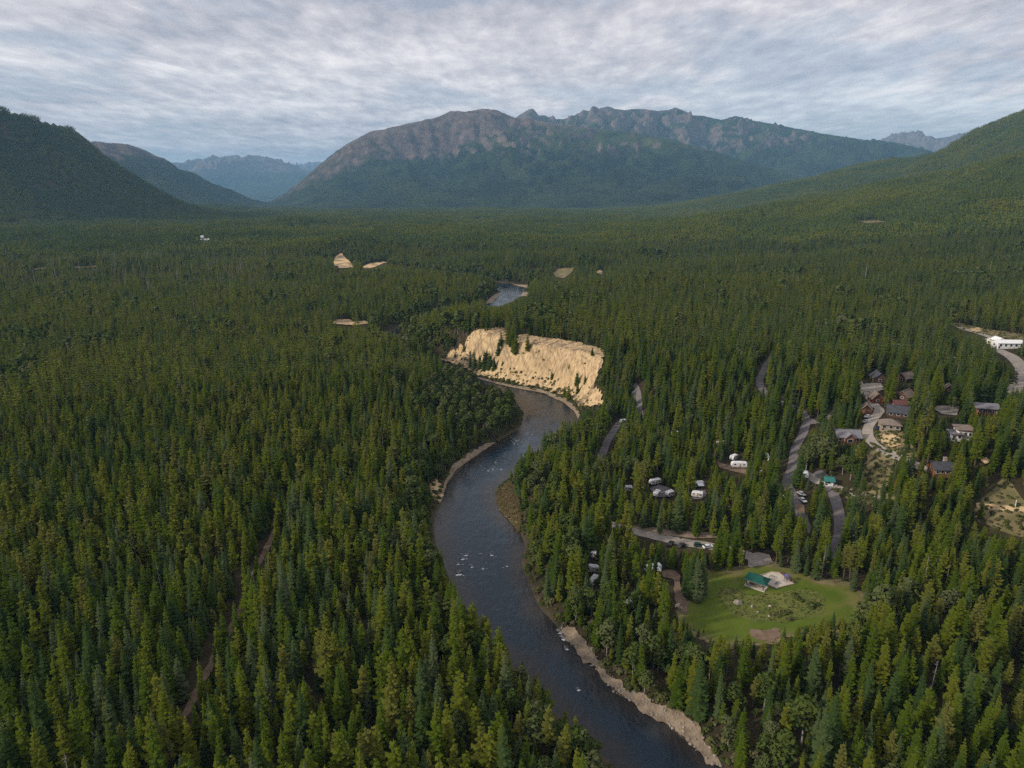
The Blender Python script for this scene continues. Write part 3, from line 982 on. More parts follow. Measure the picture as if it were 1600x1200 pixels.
# --- roads (seen stretches are kept clear, the rest runs on under the trees)
road('road', [(1230, 540), (1205, 560), (1193, 580), (1187, 600), (1205, 622), (1240, 638), (1258, 652), (1256, 675), (1243, 700), (1237, 732), (1230, 755), (1245, 790), (1262, 830)], 4.6, 1.1, M['asphalt'])
see_line([(1196, 570), (1191, 584), (1187, 601)], 5)
see([(1256, 648), (1284, 655), (1283, 663), (1268, 668), (1252, 695), (1242, 715), (1237, 733), (1231, 715), (1243, 690), (1254, 668)])
road('road', [(1258, 655), (1272, 660), (1290, 657), (1312, 640)], 4.6, 1.1, M['asphalt'])
road('road', [(1340, 596), (1352, 615), (1366, 632), (1374, 642), (1364, 656), (1356, 670), (1358, 686), (1374, 701), (1397, 712), (1420, 722), (1440, 732)], 5.0, 1.0, M['gravelroad'])
see([(1358, 636), (1372, 634), (1380, 648), (1382, 660), (1366, 668), (1364, 684), (1380, 698), (1398, 707), (1398, 715), (1375, 706), (1354, 690), (1350, 672), (1360, 655)])
road('road', [(1500, 512), (1535, 523), (1560, 532), (1580, 542)], 6.0, 1.8, M['gravelroad'])
road('road', [(1560, 548), (1578, 556), (1593, 570), (1599, 585), (1592, 602), (1576, 620)], 9.0, 1.4, M['gravelroad'])
see_line([(1566, 552), (1580, 558), (1593, 572), (1598, 586), (1592, 600)], 6)
road('road', [(930, 730), (942, 708), (948, 692), (955, 680), (968, 660)], 4.6, 1.1, M['asphalt'])
see([(938, 705), (942, 686), (952, 682), (962, 664), (970, 662), (958, 690), (950, 708)])
road('road', [(1000, 655), (998, 640), (996, 618), (990, 605)], 4.6, 1.1, M['asphalt'])
see([(994, 618), (1001, 618), (1003, 638), (996, 636)])
road('road', [(1280, 740), (1298, 765), (1308, 790), (1312, 815), (1311, 840), (1300, 870)], 4.8, 1.0, M['asphalt'])
see([(1298, 764), (1308, 772), (1314, 800), (1315, 832), (1309, 832), (1304, 800)])
road('road', [(1262, 742), (1276, 752), (1300, 760), (1330, 770), (1372, 780)], 4.0, 0.9, M['gravelroad'])
see([(1264, 742), (1275, 752), (1270, 756)]); see_line([(1305, 760), (1330, 768), (1350, 774)], 3.5)
road('road', [(925, 808), (948, 818), (985, 829), (1030, 840), (1080, 850), (1130, 858), (1180, 872)], 6.0, 1.1, M['gravelroad'])
see([(988, 826), (1000, 826), (1040, 834), (1080, 840), (1110, 840), (1115, 850), (1090, 855), (1060, 853), (1030, 846), (1000, 838)])
see([(948, 817), (968, 822), (962, 826)])
GP = [(1168, 868), (1185, 864), (1202, 868), (1208, 880), (1190, 885), (1170, 888)]
patch('gravel_yard', GP, 0.9, M['gravelroad'], 0.4, 5, 61, 0.36); see(GP)
GV = [(985, 824), (1010, 822), (1050, 830), (1090, 832), (1130, 834), (1135, 842), (1090, 842), (1040, 838)]
patch('gravel_yard', GV, 1.1, M['gravel'], 0.8, 5, 62, 0.40)
road('forest_trail', [(270, 1150), (296, 1105), (318, 1062), (345, 1010), (378, 950), (400, 890), (420, 850), (445, 800), (475, 745)], 2.4, 0.7, M['dirt'], 0.5)
see_line([(302, 1096), (318, 1062), (345, 1010), (378, 950), (400, 890), (420, 850), (436, 818)], 1.3)
road('hillside_track', [(1530, 790), (1550, 793), (1580, 795), (1640, 797)], 3.0, 0.9, M['sand'])
CAMP = [(1014, 764), (1030, 758), (1050, 764), (1050, 776), (1030, 778)], [(1080, 768), (1098, 764), (1106, 772), (1095, 782), (1082, 780)], [(1242, 790), (1256, 788), (1258, 800), (1246, 802)], [(1120, 722), (1170, 735), (1165, 742), (1125, 732)]
for k, g in enumerate(CAMP):
    patch('camp_pitch', g, 1.0, M['asphalt' if k < 2 else 'dirt'], 0.5, 4, 71 + k, 0.34)
    see(g)

# ------------------------------------------------------------------ buildings
def gable_roof(L, W, z, rise, over, th, ridge_shift=0.0):
    m_ = MB()
    hw = W / 2 + over
    for s in (-1, 1):
        e = (s * hw, z - rise * over / (W / 2))
        prof = [(0, z + rise), (e[0], e[1]), (e[0], e[1] + th), (0, z + rise + th)]
        m_.prism([(p[0], p[1]) for p in (prof if s > 0 else prof[::-1])], -L / 2 - over, L / 2 + over)
    m_.v = [(v[1], v[0], v[2]) for v in m_.v]
    m_.f = [f[::-1] for f in m_.f]
    return m_


def window(parent, x, y, z, w, h, face):
    """face: +x -x +y -y"""
    ax, sg = face[1], 1 if face[0] == '+' else -1
    fr, pn = MB(), MB()
    if ax == 'y':
        fr.box((x, y + sg * 0.06, z), (w + 0.24, 0.12, h + 0.24)); pn.box((x, y + sg * 0.125, z), (w, 0.04, h))
    else:
        fr.box((x + sg * 0.06, y, z), (0.12, w + 0.24, h + 0.24)); pn.box((x + sg * 0.125, y, z), (0.04, w, h))
    f = fr.build('window', M['cream'] if parent.get('wt') else M['white'], parent)
    pn.build('pane', M['glass'], f)


def house(name, label, cat, px, L, W, Hw, rise, rz, wall, roof, style='gable', wins=3, deck=True, chimney=None, cross=False, group=None, clear=True, sink=6.0, zoff=0.0):
    g = ground([px])[0]
    rz = R(rz)
    if group:
        L, W, Hw, rise = L * 0.87, W * 0.87, Hw * 0.87, rise * 0.87
    t = thing(name, label, cat, (g[0], g[1], g[2] + 0.3 + zoff), rz, group)
    m_ = MB()
    m_.box((0, 0, Hw / 2 - sink / 2), (L, W, Hw + sink))
    if style == 'gable':
        m_.prism([(-W / 2, Hw), (W / 2, Hw), (0, Hw + rise)], -L / 2, L / 2) if False else None
        m_.add([(-L / 2, -W / 2, Hw), (-L / 2, W / 2, Hw), (-L / 2, 0, Hw + rise), (L / 2, -W / 2, Hw), (L / 2, W / 2, Hw), (L / 2, 0, Hw + rise)], [(0, 2, 1), (3, 4, 5), (0, 3, 5, 2), (1, 2, 5, 4)])
    m_.build('wall', M[wall], t)
    if style == 'gable':
        r = gable_roof(L, W, Hw + 0.05, rise, 0.7, 0.28).build('roof', M[roof], t)
        # ridge cap and bargeboards
        MB().box((0, 0, Hw + rise + 0.34), (L + 1.3, 0.45, 0.12)).build('ridge_cap', M[roof], r)
        if cross:
            c = MB()
            cw, cl = W * 0.62, W / 2 + 1.6
            c.add([(-cw / 2, -cl, 0), (cw / 2, -cl, 0), (cw / 2, 0, 0), (-cw / 2, 0, 0), (-cw / 2, -cl, Hw), (cw / 2, -cl, Hw), (cw / 2, 0, Hw), (-cw / 2, 0, Hw), (0, -cl, Hw + rise * 0.8), (0, 0, Hw + rise * 0.8)],
                  [(0, 1, 5, 8, 4), (1, 2, 6, 5), (3, 0, 4, 7), (5, 6, 9, 8), (4, 8, 9, 7)])
            c.build('gable_wing', M[wall], t)
            rr_ = gable_roof(cl + 0.2, cw, Hw + 0.05, rise * 0.8, 0.5, 0.24)
            rr_.v = [(v[1], v[0] - cl / 2 - 0.05, v[2]) for v in rr_.v]
            rr_.f = [f[::-1] for f in rr_.f]
            rr_.build('roof', M[roof], t)
            window(t, 0, -cl, Hw * 0.55, cw * 0.5, Hw * 0.5, '-y')
    elif style == 'shed':
        o = 0.9
        m2 = MB().add([(-L / 2 - o, -W / 2 - o, Hw + 0.1), (L / 2 + o, -W / 2 - o, Hw + 0.1), (L / 2 + o, W / 2 + o, Hw + rise), (-L / 2 - o, W / 2 + o, Hw + rise),
                       (-L / 2 - o, -W / 2 - o, Hw + 0.45), (L / 2 + o, -W / 2 - o, Hw + 0.45), (L / 2 + o, W / 2 + o, Hw + rise + 0.35), (-L / 2 - o, W / 2 + o, Hw + rise + 0.35)],
                      [(0, 3, 2, 1), (4, 5, 6, 7), (0, 1, 5, 4), (1, 2, 6, 5), (2, 3, 7, 6), (3, 0, 4, 7)])
        r = m2.build('roof', M[roof], t)
        MB().add([(-L / 2, -W / 2, Hw - 0.02), (L / 2, -W / 2, Hw - 0.02), (L / 2, W / 2, Hw - 0.02), (-L / 2, W / 2, Hw - 0.02), (L / 2, W / 2, Hw + rise * 0.93), (-L / 2, W / 2, Hw + rise * 0.93)],
                 [(0, 1, 4, 5), (1, 2, 4), (0, 5, 3), (2, 3, 5, 4)]).build('clerestory', M[wall], t)
        MB().box((0, -W / 2 - o - 0.05, Hw + 0.25), (L + 2 * o, 0.1, 0.36)).build('fascia', M['darkwood' if wall != 'white' else 'redwood'], r)
    elif style == 'hip':
        o = 0.8
        k = max(L - W, 0.5) / 2
        m2 = MB().add([(-L / 2 - o, -W / 2 - o, Hw), (L / 2 + o, -W / 2 - o, Hw), (L / 2 + o, W / 2 + o, Hw), (-L / 2 - o, W / 2 + o, Hw), (-k, 0, Hw + rise), (k, 0, Hw + rise)],
                      [(0, 3, 2, 1), (0, 1, 5, 4), (1, 2, 5), (2, 3, 4, 5), (3, 0, 4)])
        r = m2.build('roof', M[roof], t)
        MB().box((0, 0, Hw - 0.1), (L + 2 * o - 0.04, W + 2 * o - 0.04, 0.16)).build('fascia', M['darkwood'], r)
    for i in range(wins):
        x = -L / 2 + (i + 0.5) * L / wins
        window(t, x, -W / 2, Hw * 0.58, min(1.5, L / wins * 0.5), Hw * 0.38, '-y')
    if W > 4:
        window(t, L / 2, 0, Hw * 0.58, 1.4, Hw * 0.36, '+x')
        window(t, -L / 2, 0, Hw * 0.58, 1.4, Hw * 0.36, '-x')
    d = MB().box((-L / 2 + 1.1, -W / 2 - 0.05, 1.05), (1.0, 0.1, 2.1)).build('door', M['darkwood'], t)
    MB().box((-L / 2 + 1.45, -W / 2 - 0.13, 1.0), (0.1, 0.08, 0.1)).build('handle', M['steel'], d)
    if deck:
        dk = MB().box((0.6, -W / 2 - 1.5, 0.12), (L * 0.8, 2.8, 0.2))
        for i in range(3):
            dk.box((0.6 + (i - 1) * L * 0.38, -W / 2 - 2.8, -1.4), (0.22, 0.22, 2.9))
        dk = dk.build('deck', M['redwood' if wall in ('log', 'redwood') else 'darkwood'], t)
        rl = MB().box((0.6, -W / 2 - 2.85, 1.15), (L * 0.8, 0.09, 0.12))
        for i in range(9):
            rl.box((0.6 + (i - 4) * L * 0.098, -W / 2 - 2.85, 0.65), (0.08, 0.08, 0.9))
        rl.build('railing', M['darkwood'], dk)
    if chimney:
        MB().box((chimney[0], chimney[1], Hw + rise * 0.6 + 0.8), (1.3, 1.1, rise + 1.8)).box((chimney[0], chimney[1], Hw + rise * 1.1 + 1.82), (1.6, 1.4, 0.22)).build('chimney', M['stone'], t)
    if clear:
        ca, sa = math.cos(rz), math.sin(rz)
        c = []
        for x, y in ((-L * 0.4, -W * 0.42), (L * 0.4, -W * 0.42), (L * 0.4, W * 0.4), (-L * 0.4, W * 0.4)):
            for z in (Hw * 0.55, Hw + rise * 0.75):
                u, v, _ = project(np.array([g[0] + x * ca - y * sa]), np.array([g[1] + x * sa + y * ca]), np.array([g[2] + z]))
                c.append((float(u[0]), float(v[0])))
        hull = convex(c)
        see(hull)
        CLEAR.append((g[0], g[1], max(L, W) * 0.58))
    return t


def convex(pts):
    pts = sorted(set(pts))
    def half(ps):
        h_ = []
        for p in ps:
            while len(h_) > 1 and (h_[-1][0] - h_[-2][0]) * (p[1] - h_[-2][1]) - (h_[-1][1] - h_[-2][1]) * (p[0] - h_[-2][0]) <= 0:
                h_.pop()
            h_.append(p)
        return h_[:-1]
    return half(pts) + half(pts[::-1])


CLEAR = []
HG = 'houses on the wooded terrace'
house('log_house', 'orange log house with grey shingle roof and cross gable above the dry slope', 'house', (1322, 690), 13, 8, 4.0, 3.0, -7, 'log', 'greyroof', cross=True, wins=4, group=HG)
house('family_house', 'tan house with brown hip roof beside the curving gravel road', 'house', (1389, 670), 10.5, 8.5, 3.4, 2.6, -18, 'tan', 'brownroof', 'hip', deck=False, group=HG)
house('log_cabin', 'red timber cabin with steep gable between the gravel yard and the road', 'house', (1367, 628), 8, 6.5, 3.2, 3.2, 84, 'redwood', 'brownroof', wins=2, group=HG)
house('log_cabin', 'small orange log cabin with tan roof at the gravel road bend', 'house', (1353, 645), 6.5, 5.5, 3.2, 2.4, 66, 'log', 'brownroof', wins=2, deck=False, group=HG)
house('family_house', 'house with dark slate-blue roof behind the brown hip roof', 'house', (1402, 650), 12, 9, 3.2, 3.0, -25, 'darkwood', 'darkroof', deck=False, group=HG)
house('family_house', 'house with grey-brown gable roof showing between firs above the slate roof', 'house', (1414, 624), 10, 8, 3.0, 3.2, 38, 'darkwood', 'brownroof', deck=False, group=HG)
house('log_cabin', 'cabin with red roof beside the dark slate-blue roof', 'house', (1403, 638), 7, 5, 3.2, 1.8, -5, 'redwood', 'redroof', wins=2, deck=False, group=HG)
house('family_house', 'house with white bargeboards and brown roof deep among the firs', 'house', (1415, 596), 10, 7, 3.4, 3.0, 25, 'darkwood', 'brownroof', deck=False, group=HG)
house('family_house', 'dark timber house with black roof behind the pale gravel yard', 'house', (1371, 596), 11, 8, 3.4, 3.4, 78, 'darkwood', 'darkroof', group=HG)
house('family_house', 'long orange house under a wide grey single-slope roof', 'house', (1540, 647), 13, 7, 3.8, 1.6, -14, 'log', 'greyroof', 'shed', wins=5, group=HG)
house('modern_house', 'white modern house with red fascia and flat roofs among firs', 'house', (1503, 684), 7.5, 6.5, 5.0, 0.9, -12, 'white', 'brownroof', 'shed', wins=3, deck=False, group=HG)
house('modern_annex', 'low white annex beside the white modern house', 'house', (1491, 686), 5.5, 5.5, 3.2, 0.6, -12, 'white', 'greyroof', 'shed', wins=2, deck=False, group=HG)
house('log_house', 'red log house with dark roof and pale stone chimney above the bare hillside', 'house', (1469, 740), 10, 8, 3.6, 2.6, -5, 'log', 'darkroof', wins=4, chimney=(1.5, 0.8), group=HG)
house('log_cabin', 'reddish cabin gable among firs beyond the long single-slope roof', 'house', (1482, 613), 7, 5.5, 3.0, 2.4, 65, 'redwood', 'brownroof', wins=2, deck=False, group=HG)
house('shed', 'little white shed with teal metal roof beside the gravel lane', 'shed', (1293, 757), 4.2, 3.2, 2.3, 1.1, -10, 'white', 'tealroof', wins=1, deck=False, sink=2.0)
house('warehouse', 'long white metal building beside the curving road', 'building', (1573, 543), 19, 9, 4.0, 1.6, -4, 'white', 'white', wins=5, deck=False)
house('warehouse', 'cream gabled building next to the long white building', 'building', (1558, 540), 8, 7, 4.5, 1.8, 85, 'cream', 'white', wins=2, deck=False)
house('workshop', 'small white workshop at the end of the cream building', 'building', (1549, 537), 6, 5, 3.0, 1.2, 10, 'white', 'white', wins=2, deck=False)
house('mill_building', 'lone white mill building far off at the foot of the wooded slope', 'building', (321, 379), 22, 12, 8, 2.0, 5, 'white', 'white', wins=6, deck=False)
house('mill_tower', 'narrow white tower standing against the far mill building', 'building', (317, 379), 6, 6, 16, 1.5, 5, 'white', 'white', wins=1, deck=False)


# --- picnic shelter
def shelter():
    g = ground([(1182, 916)])[0]
    rz = R(-38)
    t = thing('picnic_shelter', 'open picnic shelter with green metal hip roof on the lawn', 'shelter', (g[0], g[1], g[2] + 0.3), rz)
    MB().box((0, 0, 0.05), (7.6, 5.6, 0.3)).build('slab', M['concrete'], t)
    for x in (-3.1, 0, 3.1):
        for y in (-2.1, 2.1):
            MB().box((x, y, 1.4), (0.24, 0.24, 2.5)).build('post', M['darkwood'], t)
    MB().box((0, -2.1, 2.68), (6.8, 0.25, 0.25)).box((0, 2.1, 2.68), (6.8, 0.25, 0.25)).build('beam', M['darkwood'], t)
    L, W, z, rise, k = 8.4, 6.2, 2.8, 1.9, 1.6
    r = MB().add([(-L / 2, -W / 2, z), (L / 2, -W / 2, z), (L / 2, W / 2, z), (-L / 2, W / 2, z), (-k, 0, z + rise), (k, 0, z + rise)],
                 [(0, 3, 2, 1), (0, 1, 5, 4), (1, 2, 5), (2, 3, 4, 5), (3, 0, 4)]).build('roof', M['greenroof'], t)
    MB().box((0, 0, z + rise + 0.02), (2 * k + 0.4, 0.3, 0.1)).build('ridge_cap', M['greenroof'], r)
    MB().box((0, -W / 2 - 0.03, z - 0.02), (L + 0.1, 0.08, 0.2)).box((0, W / 2 + 0.03, z - 0.02), (L + 0.1, 0.08, 0.2)).build('gutter', M['steel'], r)
    for i, x in enumerate((-1.7, 1.7)):
        q = Vector((x, -0.4, 0.2))
        q.rotate(t.rotation_euler)
        p = thing('picnic_table', 'timber picnic table standing under the green shelter roof', 'table', Vector(t.location) + q, rz, 'tables under the shelter')
        MB().box((0, 0, 0.74), (0.75, 1.8, 0.06)).build('tabletop', M['tan'], p)
        for s in (-1, 1):
            MB().box((s * 0.65, 0, 0.44), (0.26, 1.8, 0.05)).build('bench', M['tan'], p)
            MB().box((0, s * 0.6, 0.38), (1.3, 0.08, 0.1)).box((-0.3, s * 0.6, 0.37), (0.09, 0.1, 0.72)).box((0.3, s * 0.6, 0.37), (0.09, 0.1, 0.72)).build('leg_frame', M['darkwood'], p)
    CLEAR.append((g[0], g[1], 8))


shelter()


# --- playground
def playground():
    c = PP.mean(0)
    E = np.vstack([PP, PP[:1]])
    for i in range(len(PP)):
        a, b = E[i], E[i + 1]
        ln = math.hypot(*(b - a))
        mid = (a + b) / 2
        tall = 0.9 if i == 2 else 0.35
        o = MB().box((0, 0, tall / 2), (ln, 0.35, tall)).build('timber_edging', M['darkwood' if i == 2 else 'tan'], None, 0.0, (mid[0], mid[1], float(height(mid[0], mid[1])) + 0.3), (0, 0, math.atan2(*(b - a)[::-1])))
        tag(o, 'squared timber edging laid round the playground sand' if i != 2 else 'taller dark timber wall along the back of the playground sand', 'edging', 'playground edging' if i != 2 else None)
    def spot(px):
        g = ground([px])[0]
        return (g[0], g[1], g[2] + 0.42)
    t = thing('play_tower', 'purple play tower with slide at the corner of the playground sand', 'play tower', spot((1229, 910)), R(25))
    for x in (-0.7, 0.7):
        for y in (-0.7, 0.7):
            MB().box((x, y, 1.3), (0.12, 0.12, 2.6)).build('post', M['car_purple'], t)
    MB().box((0, 0, 1.2), (1.6, 1.6, 0.1)).build('platform', M['steel'], t)
    MB().add([(-1, -1, 2.6), (1, -1, 2.6), (1, 1, 2.6), (-1, 1, 2.6), (0, 0, 3.3)], [(0, 3, 2, 1), (0, 1, 4), (1, 2, 4), (2, 3, 4), (3, 0, 4)]).build('roof', M['car_purple'], t)
    MB().add([(0.8, -0.35, 1.2), (0.8, 0.35, 1.2), (2.8, 0.35, 0.15), (2.8, -0.35, 0.15), (0.8, -0.35, 1.1), (0.8, 0.35, 1.1), (2.8, 0.35, 0.05), (2.8, -0.35, 0.05)],
             [(0, 3, 2, 1), (4, 5, 6, 7), (0, 1, 5, 4), (1, 2, 6, 5), (2, 3, 7, 6), (3, 0, 4, 7)]).build('slide', M['car_orange'], t)
    t = thing('spring_rider', 'purple spring rider on the playground sand', 'spring rider', spot((1213, 915)), 0.4)
    MB().tube((0, 0, 0), (0, 0, 0.5), 0.14).build('spring', M['steel'], t)
    MB().prism([(-0.6, 0.5), (0.5, 0.5), (0.7, 1.1), (0.5, 1.15), (0.25, 0.8), (-0.4, 0.8), (-0.6, 1.05)], -0.16, 0.16).build('body', M['car_purple'], t)
    MB().box((-0.05, 0, 0.85), (0.35, 0.3, 0.08)).build('seat', M['car_black'], t)
    t = thing('climbing_dome', 'dark climbing frame in the middle of the playground sand', 'climbing frame', spot((1206, 905)), 0.2)
    for k in range(3):
        a = k * math.pi / 3
        m_ = MB()
        for j in range(8):
            p, q = math.pi * j / 8, math.pi * (j + 1) / 8
            m_.tube((1.1 * math.cos(p) * math.cos(a), 1.1 * math.cos(p) * math.sin(a), 1.2 * math.sin(p)), (1.1 * math.cos(q) * math.cos(a), 1.1 * math.cos(q) * math.sin(a), 1.2 * math.sin(q)), 0.05, n=5)
        m_.build('arch_bar', M['car_black'], t)


playground()


# --- caravans, cars
def trailer(label, px, rz, L=6.0, W=2.4, H=2.7, stripe='tan', awn=False, body='white', clear=True):
    g = ground([px])[0]
    t = thing('caravan', label, 'caravan', (g[0], g[1], g[2] + 0.25), R(rz), 'caravans pitched among the trees')
    z0 = 0.55
    prof = [(-L / 2, z0 + 0.5), (-L / 2 + 0.35, z0), (L / 2 - 0.2, z0), (L / 2, z0 + 0.25), (L / 2, H - 0.15), (L / 2 - 0.2, H), (-L / 2 + 0.75, H), (-L / 2 + 0.2, H - 0.45)]
    MB().prism(prof, -W / 2, W / 2).build('body', M[body], t, 0.08)
    MB().box((0.3, 0, H + 0.09), (L * 0.8, W * 0.8, 0.1)).box((0.8, 0, H + 0.25), (0.9, 0.8, 0.24)).build('roof_cap', M['white'], t)
    for s in (-1, 1):
        MB().box((0, s * (W / 2 + 0.012), z0 + 0.55), (L * 0.9, 0.03, 0.28)).build('stripe', M[stripe], t)
        for x in (-L * 0.28, L * 0.3):
            MB().box((x, s * (W / 2 + 0.02), H * 0.66), (1.1, 0.05, 0.6)).build('window', M['glass'], t)
        for x in (-0.45, 0.45):
            w = MB().tube((x, s * (W / 2 - 0.28), 0.36), (x, s * (W / 2 - 0.02), 0.36), 0.36, n=12).build('wheel', M['tyre'], t)
            MB().tube((x, s * (W / 2 - 0.015), 0.36), (x, s * (W / 2 + 0.01), 0.36), 0.2, n=10).build('rim', M['steel'], w)
    MB().box((L * 0.05, -W / 2 - 0.03, z0 + 0.98), (0.7, 0.06, 1.85)).build('door', M['tan'], t)
    MB().box((-L / 2 - 0.5, 0, 0.5), (1.1, 0.12, 0.12)).tube((-L / 2 - 0.9, 0, 0.02), (-L / 2 - 0.9, 0, 0.5), 0.05).build('hitch', M['steel'], t)
    if awn:
        a = MB().add([(-L * 0.3, -W / 2, H - 0.25), (L * 0.3, -W / 2, H - 0.25), (L * 0.3, -W / 2 - 2.4, H - 0.8), (-L * 0.3, -W / 2 - 2.4, H - 0.8),
                      (-L * 0.3, -W / 2, H - 0.2), (L * 0.3, -W / 2, H - 0.2), (L * 0.3, -W / 2 - 2.4, H - 0.75), (-L * 0.3, -W / 2 - 2.4, H - 0.75)],
                     [(0, 1, 2, 3), (4, 7, 6, 5), (0, 4, 5, 1), (1, 5, 6, 2), (2, 6, 7, 3), (3, 7, 4, 0)]).build('awning', M['white'], t)
        for x in (-L * 0.29, L * 0.29):
            MB().tube((x, -W / 2 - 2.35, 0), (x, -W / 2 - 2.35, H - 0.78), 0.04, n=6).build('pole', M['steel'], a)
    CLEAR.append((g[0], g[1], L * 0.62))
    if clear:
        u, v, zc = (float(q[0]) for q in project(*[np.array([q]) for q in (g[0], g[1], g[2])]))
        k = F / zc
        see([(u - L * 0.3 * k, v - 1.2 * k), (u + L * 0.38 * k, v - 1.2 * k), (u + L * 0.38 * k, v - H * 0.95 * k), (u - L * 0.3 * k, v - H * 0.95 * k)])


trailer('white caravan standing alone with its roof to the river among firs', (975, 952), 22, 6.2, 2.6)
trailer('white caravan with awning at the head of the dirt path', (1019, 893), 14, 7.0, awn=True)
trailer('white caravan, lowest of three lined up near the river', (928, 913), 62, 5.5, stripe='redwood')
trailer('pale caravan, middle one of three lined up near the river', (926, 894), -12, 5.8, stripe='greyroof')
trailer('white caravan, topmost of three lined up near the river', (930, 873), -40, 4.6)
trailer('cream caravan with dark window band on the paved pitch', (1023, 757), 24, 6.0, stripe='brownroof', body='white')
trailer('white caravan parked at the edge of the second paved pitch', (1089, 777), -20, 5.4)
trailer('small white caravan just above the second paved pitch', (1091, 761), 10, 5.0, awn=True)
trailer('large white caravan with dark windows beside the camp road', (1154, 731), -4, 8.0, H=3.1)
trailer('white caravan half hidden behind the large white one', (1146, 719), 40, 4.5)
trailer('white caravan with orange stripe on the grass by the asphalt road', (1206, 722), 6, 5.5, stripe='log')
trailer('grey-roofed caravan under trees near the orange-striped one', (1191, 716), -12, 6, stripe='greyroof')
trailer('white caravan tucked in the trees below the orange-striped one', (1193, 745), -25, 4.6)
trailer('low white caravan across from the cream one', (1026, 776), 55, 4.4)
trailer('small white caravan at the trees below the cream one', (1046, 776), 30, 4.0)
trailer('white caravan peeping out by the bend of the narrow asphalt road', (973, 662), 20, 4.0)
trailer('white caravan beside the unpaved pitch in thick forest', (981, 768), 0, 4.2)
trailer('white caravan beside the gravel lane near the teal-roofed shed', (1258, 747), 70, 5.0)
trailer('white caravan far up the forest near the slim asphalt road', (1054, 681), 0, 4.2)
trailer('white caravan alone in dense firs between the camp road and the river', (1125, 697), 0, 4.0)
trailer('white caravan deep in the forest below the terrace houses', (1487, 565), 0, 5.0)
trailer('white caravan glimpsed in the forest behind the asphalt road', (1399, 543), 0, 5.0)


def car(label, px, rz, paint, van=False):
    g = ground([px])[0]
    t = thing('parked_car', label, 'car', (g[0], g[1], g[2] + 0.3), R(rz), 'parked cars')
    h = 1.75 if van else 1.45
    body = [(-2.2, 0.35), (2.2, 0.35), (2.25, 0.75), (2.0, 0.9), (-2.15, 0.95), (-2.25, 0.6)]
    MB().prism(body, -0.9, 0.9).build('body', M[paint], t, 0.06)
    cab = [(-2.0, 0.92), (1.0, 0.9), (0.3, h - 0.06), (-1.7, h - 0.06)] if van else [(-1.8, 0.92), (1.1, 0.9), (0.35, h - 0.06), (-1.1, h - 0.06)]
    MB().prism(cab, -0.8, 0.8).build('windows', M['glass'], t)
    MB().box(((cab[2][0] + cab[3][0]) / 2, 0, h - 0.03), (cab[2][0] - cab[3][0] + 0.1, 1.56, 0.1)).build('roof', M[paint], t)
    for x in (-1.4, 1.4):
        for s in (-1, 1):
            w = MB().tube((x, s * 0.7, 0.34), (x, s * 0.93, 0.34), 0.34, n=12).build('wheel', M['tyre'], t)
            MB().tube((x, s * 0.935, 0.34), (x, s * 0.95, 0.34), 0.2, n=8).build('rim', M['steel'], w)
    for s in (-1, 1):
        MB().box((2.22, s * 0.62, 0.68), (0.08, 0.34, 0.14)).build('headlight', M['white'], t)
        MB().box((-2.22, s * 0.65, 0.75), (0.06, 0.3, 0.14)).build('tail_light', M['car_red'], t)
    CLEAR.append((g[0], g[1], 4))
    u, v, zc = (float(q[0]) for q in project(*[np.array([q]) for q in (g[0], g[1], g[2])]))
    k = F / zc
    see([(u - 2 * k, v - 0.2 * k), (u + 2 * k, v - 0.2 * k), (u + 1.8 * k, v - 1.6 * k), (u - 1.8 * k, v - 1.6 * k)])


car('black car with pale nose parked first along the gravel camp road', (1048, 852), 60, 'car_black')
car('black car parked between two others along the gravel camp road', (1065, 855), 40, 'car_black')
car('dark green van parked on the gravel camp road', (1092, 855), -10, 'car_green', True)
car('white car parked beyond the dark green van', (1106, 857), 15, 'car_whitecar')
car('white car facing the river on the reddish dirt pitch', (1254, 784), -80, 'car_whitecar')
car('silver car parked behind the white one on the reddish dirt pitch', (1252, 774), -70, 'car_silver')
car('silver car parked under firs beside the camp road', (1221, 779), 50, 'car_silver')
car('blue car parked before the brown hip roof house', (1374, 671), -20, 'car_blue')
car('black car parked beside the blue one', (1380, 668), -25, 'car_black', True)
car('white car parked beside the small orange log cabin', (1357, 653), 20, 'car_whitecar')
car('silver car left on the road shoulder across from the hip roof house', (1354, 661), 5, 'car_silver')

# ------------------------------------------------------------------ boulders, foam, river stones
def boulder_mesh(seed, mt):
    r_ = np.random.default_rng(seed)
    bm_v, bm_f = [], []
    n, m_ = 7, 5
    for i in range(m_ + 1):
        ph = math.pi * i / m_
        for j in range(n):
            th = 2 * math.pi * j / n + 0.4 * (i % 2)
            k = 1 + r_.uniform(-0.22, 0.22)
            bm_v.append((k * math.sin(ph) * math.cos(th), 0.8 * k * math.sin(ph) * math.sin(th), 0.7 * k * math.cos(ph)))
    for i in range(m_):
        for j in range(n):
            bm_f.append((i * n + j, (i + 1) * n + j, (i + 1) * n + (j + 1) % n, i * n + (j + 1) % n))
    return np_mesh('boulder', bm_v, bm_f, M[mt], smooth=False)


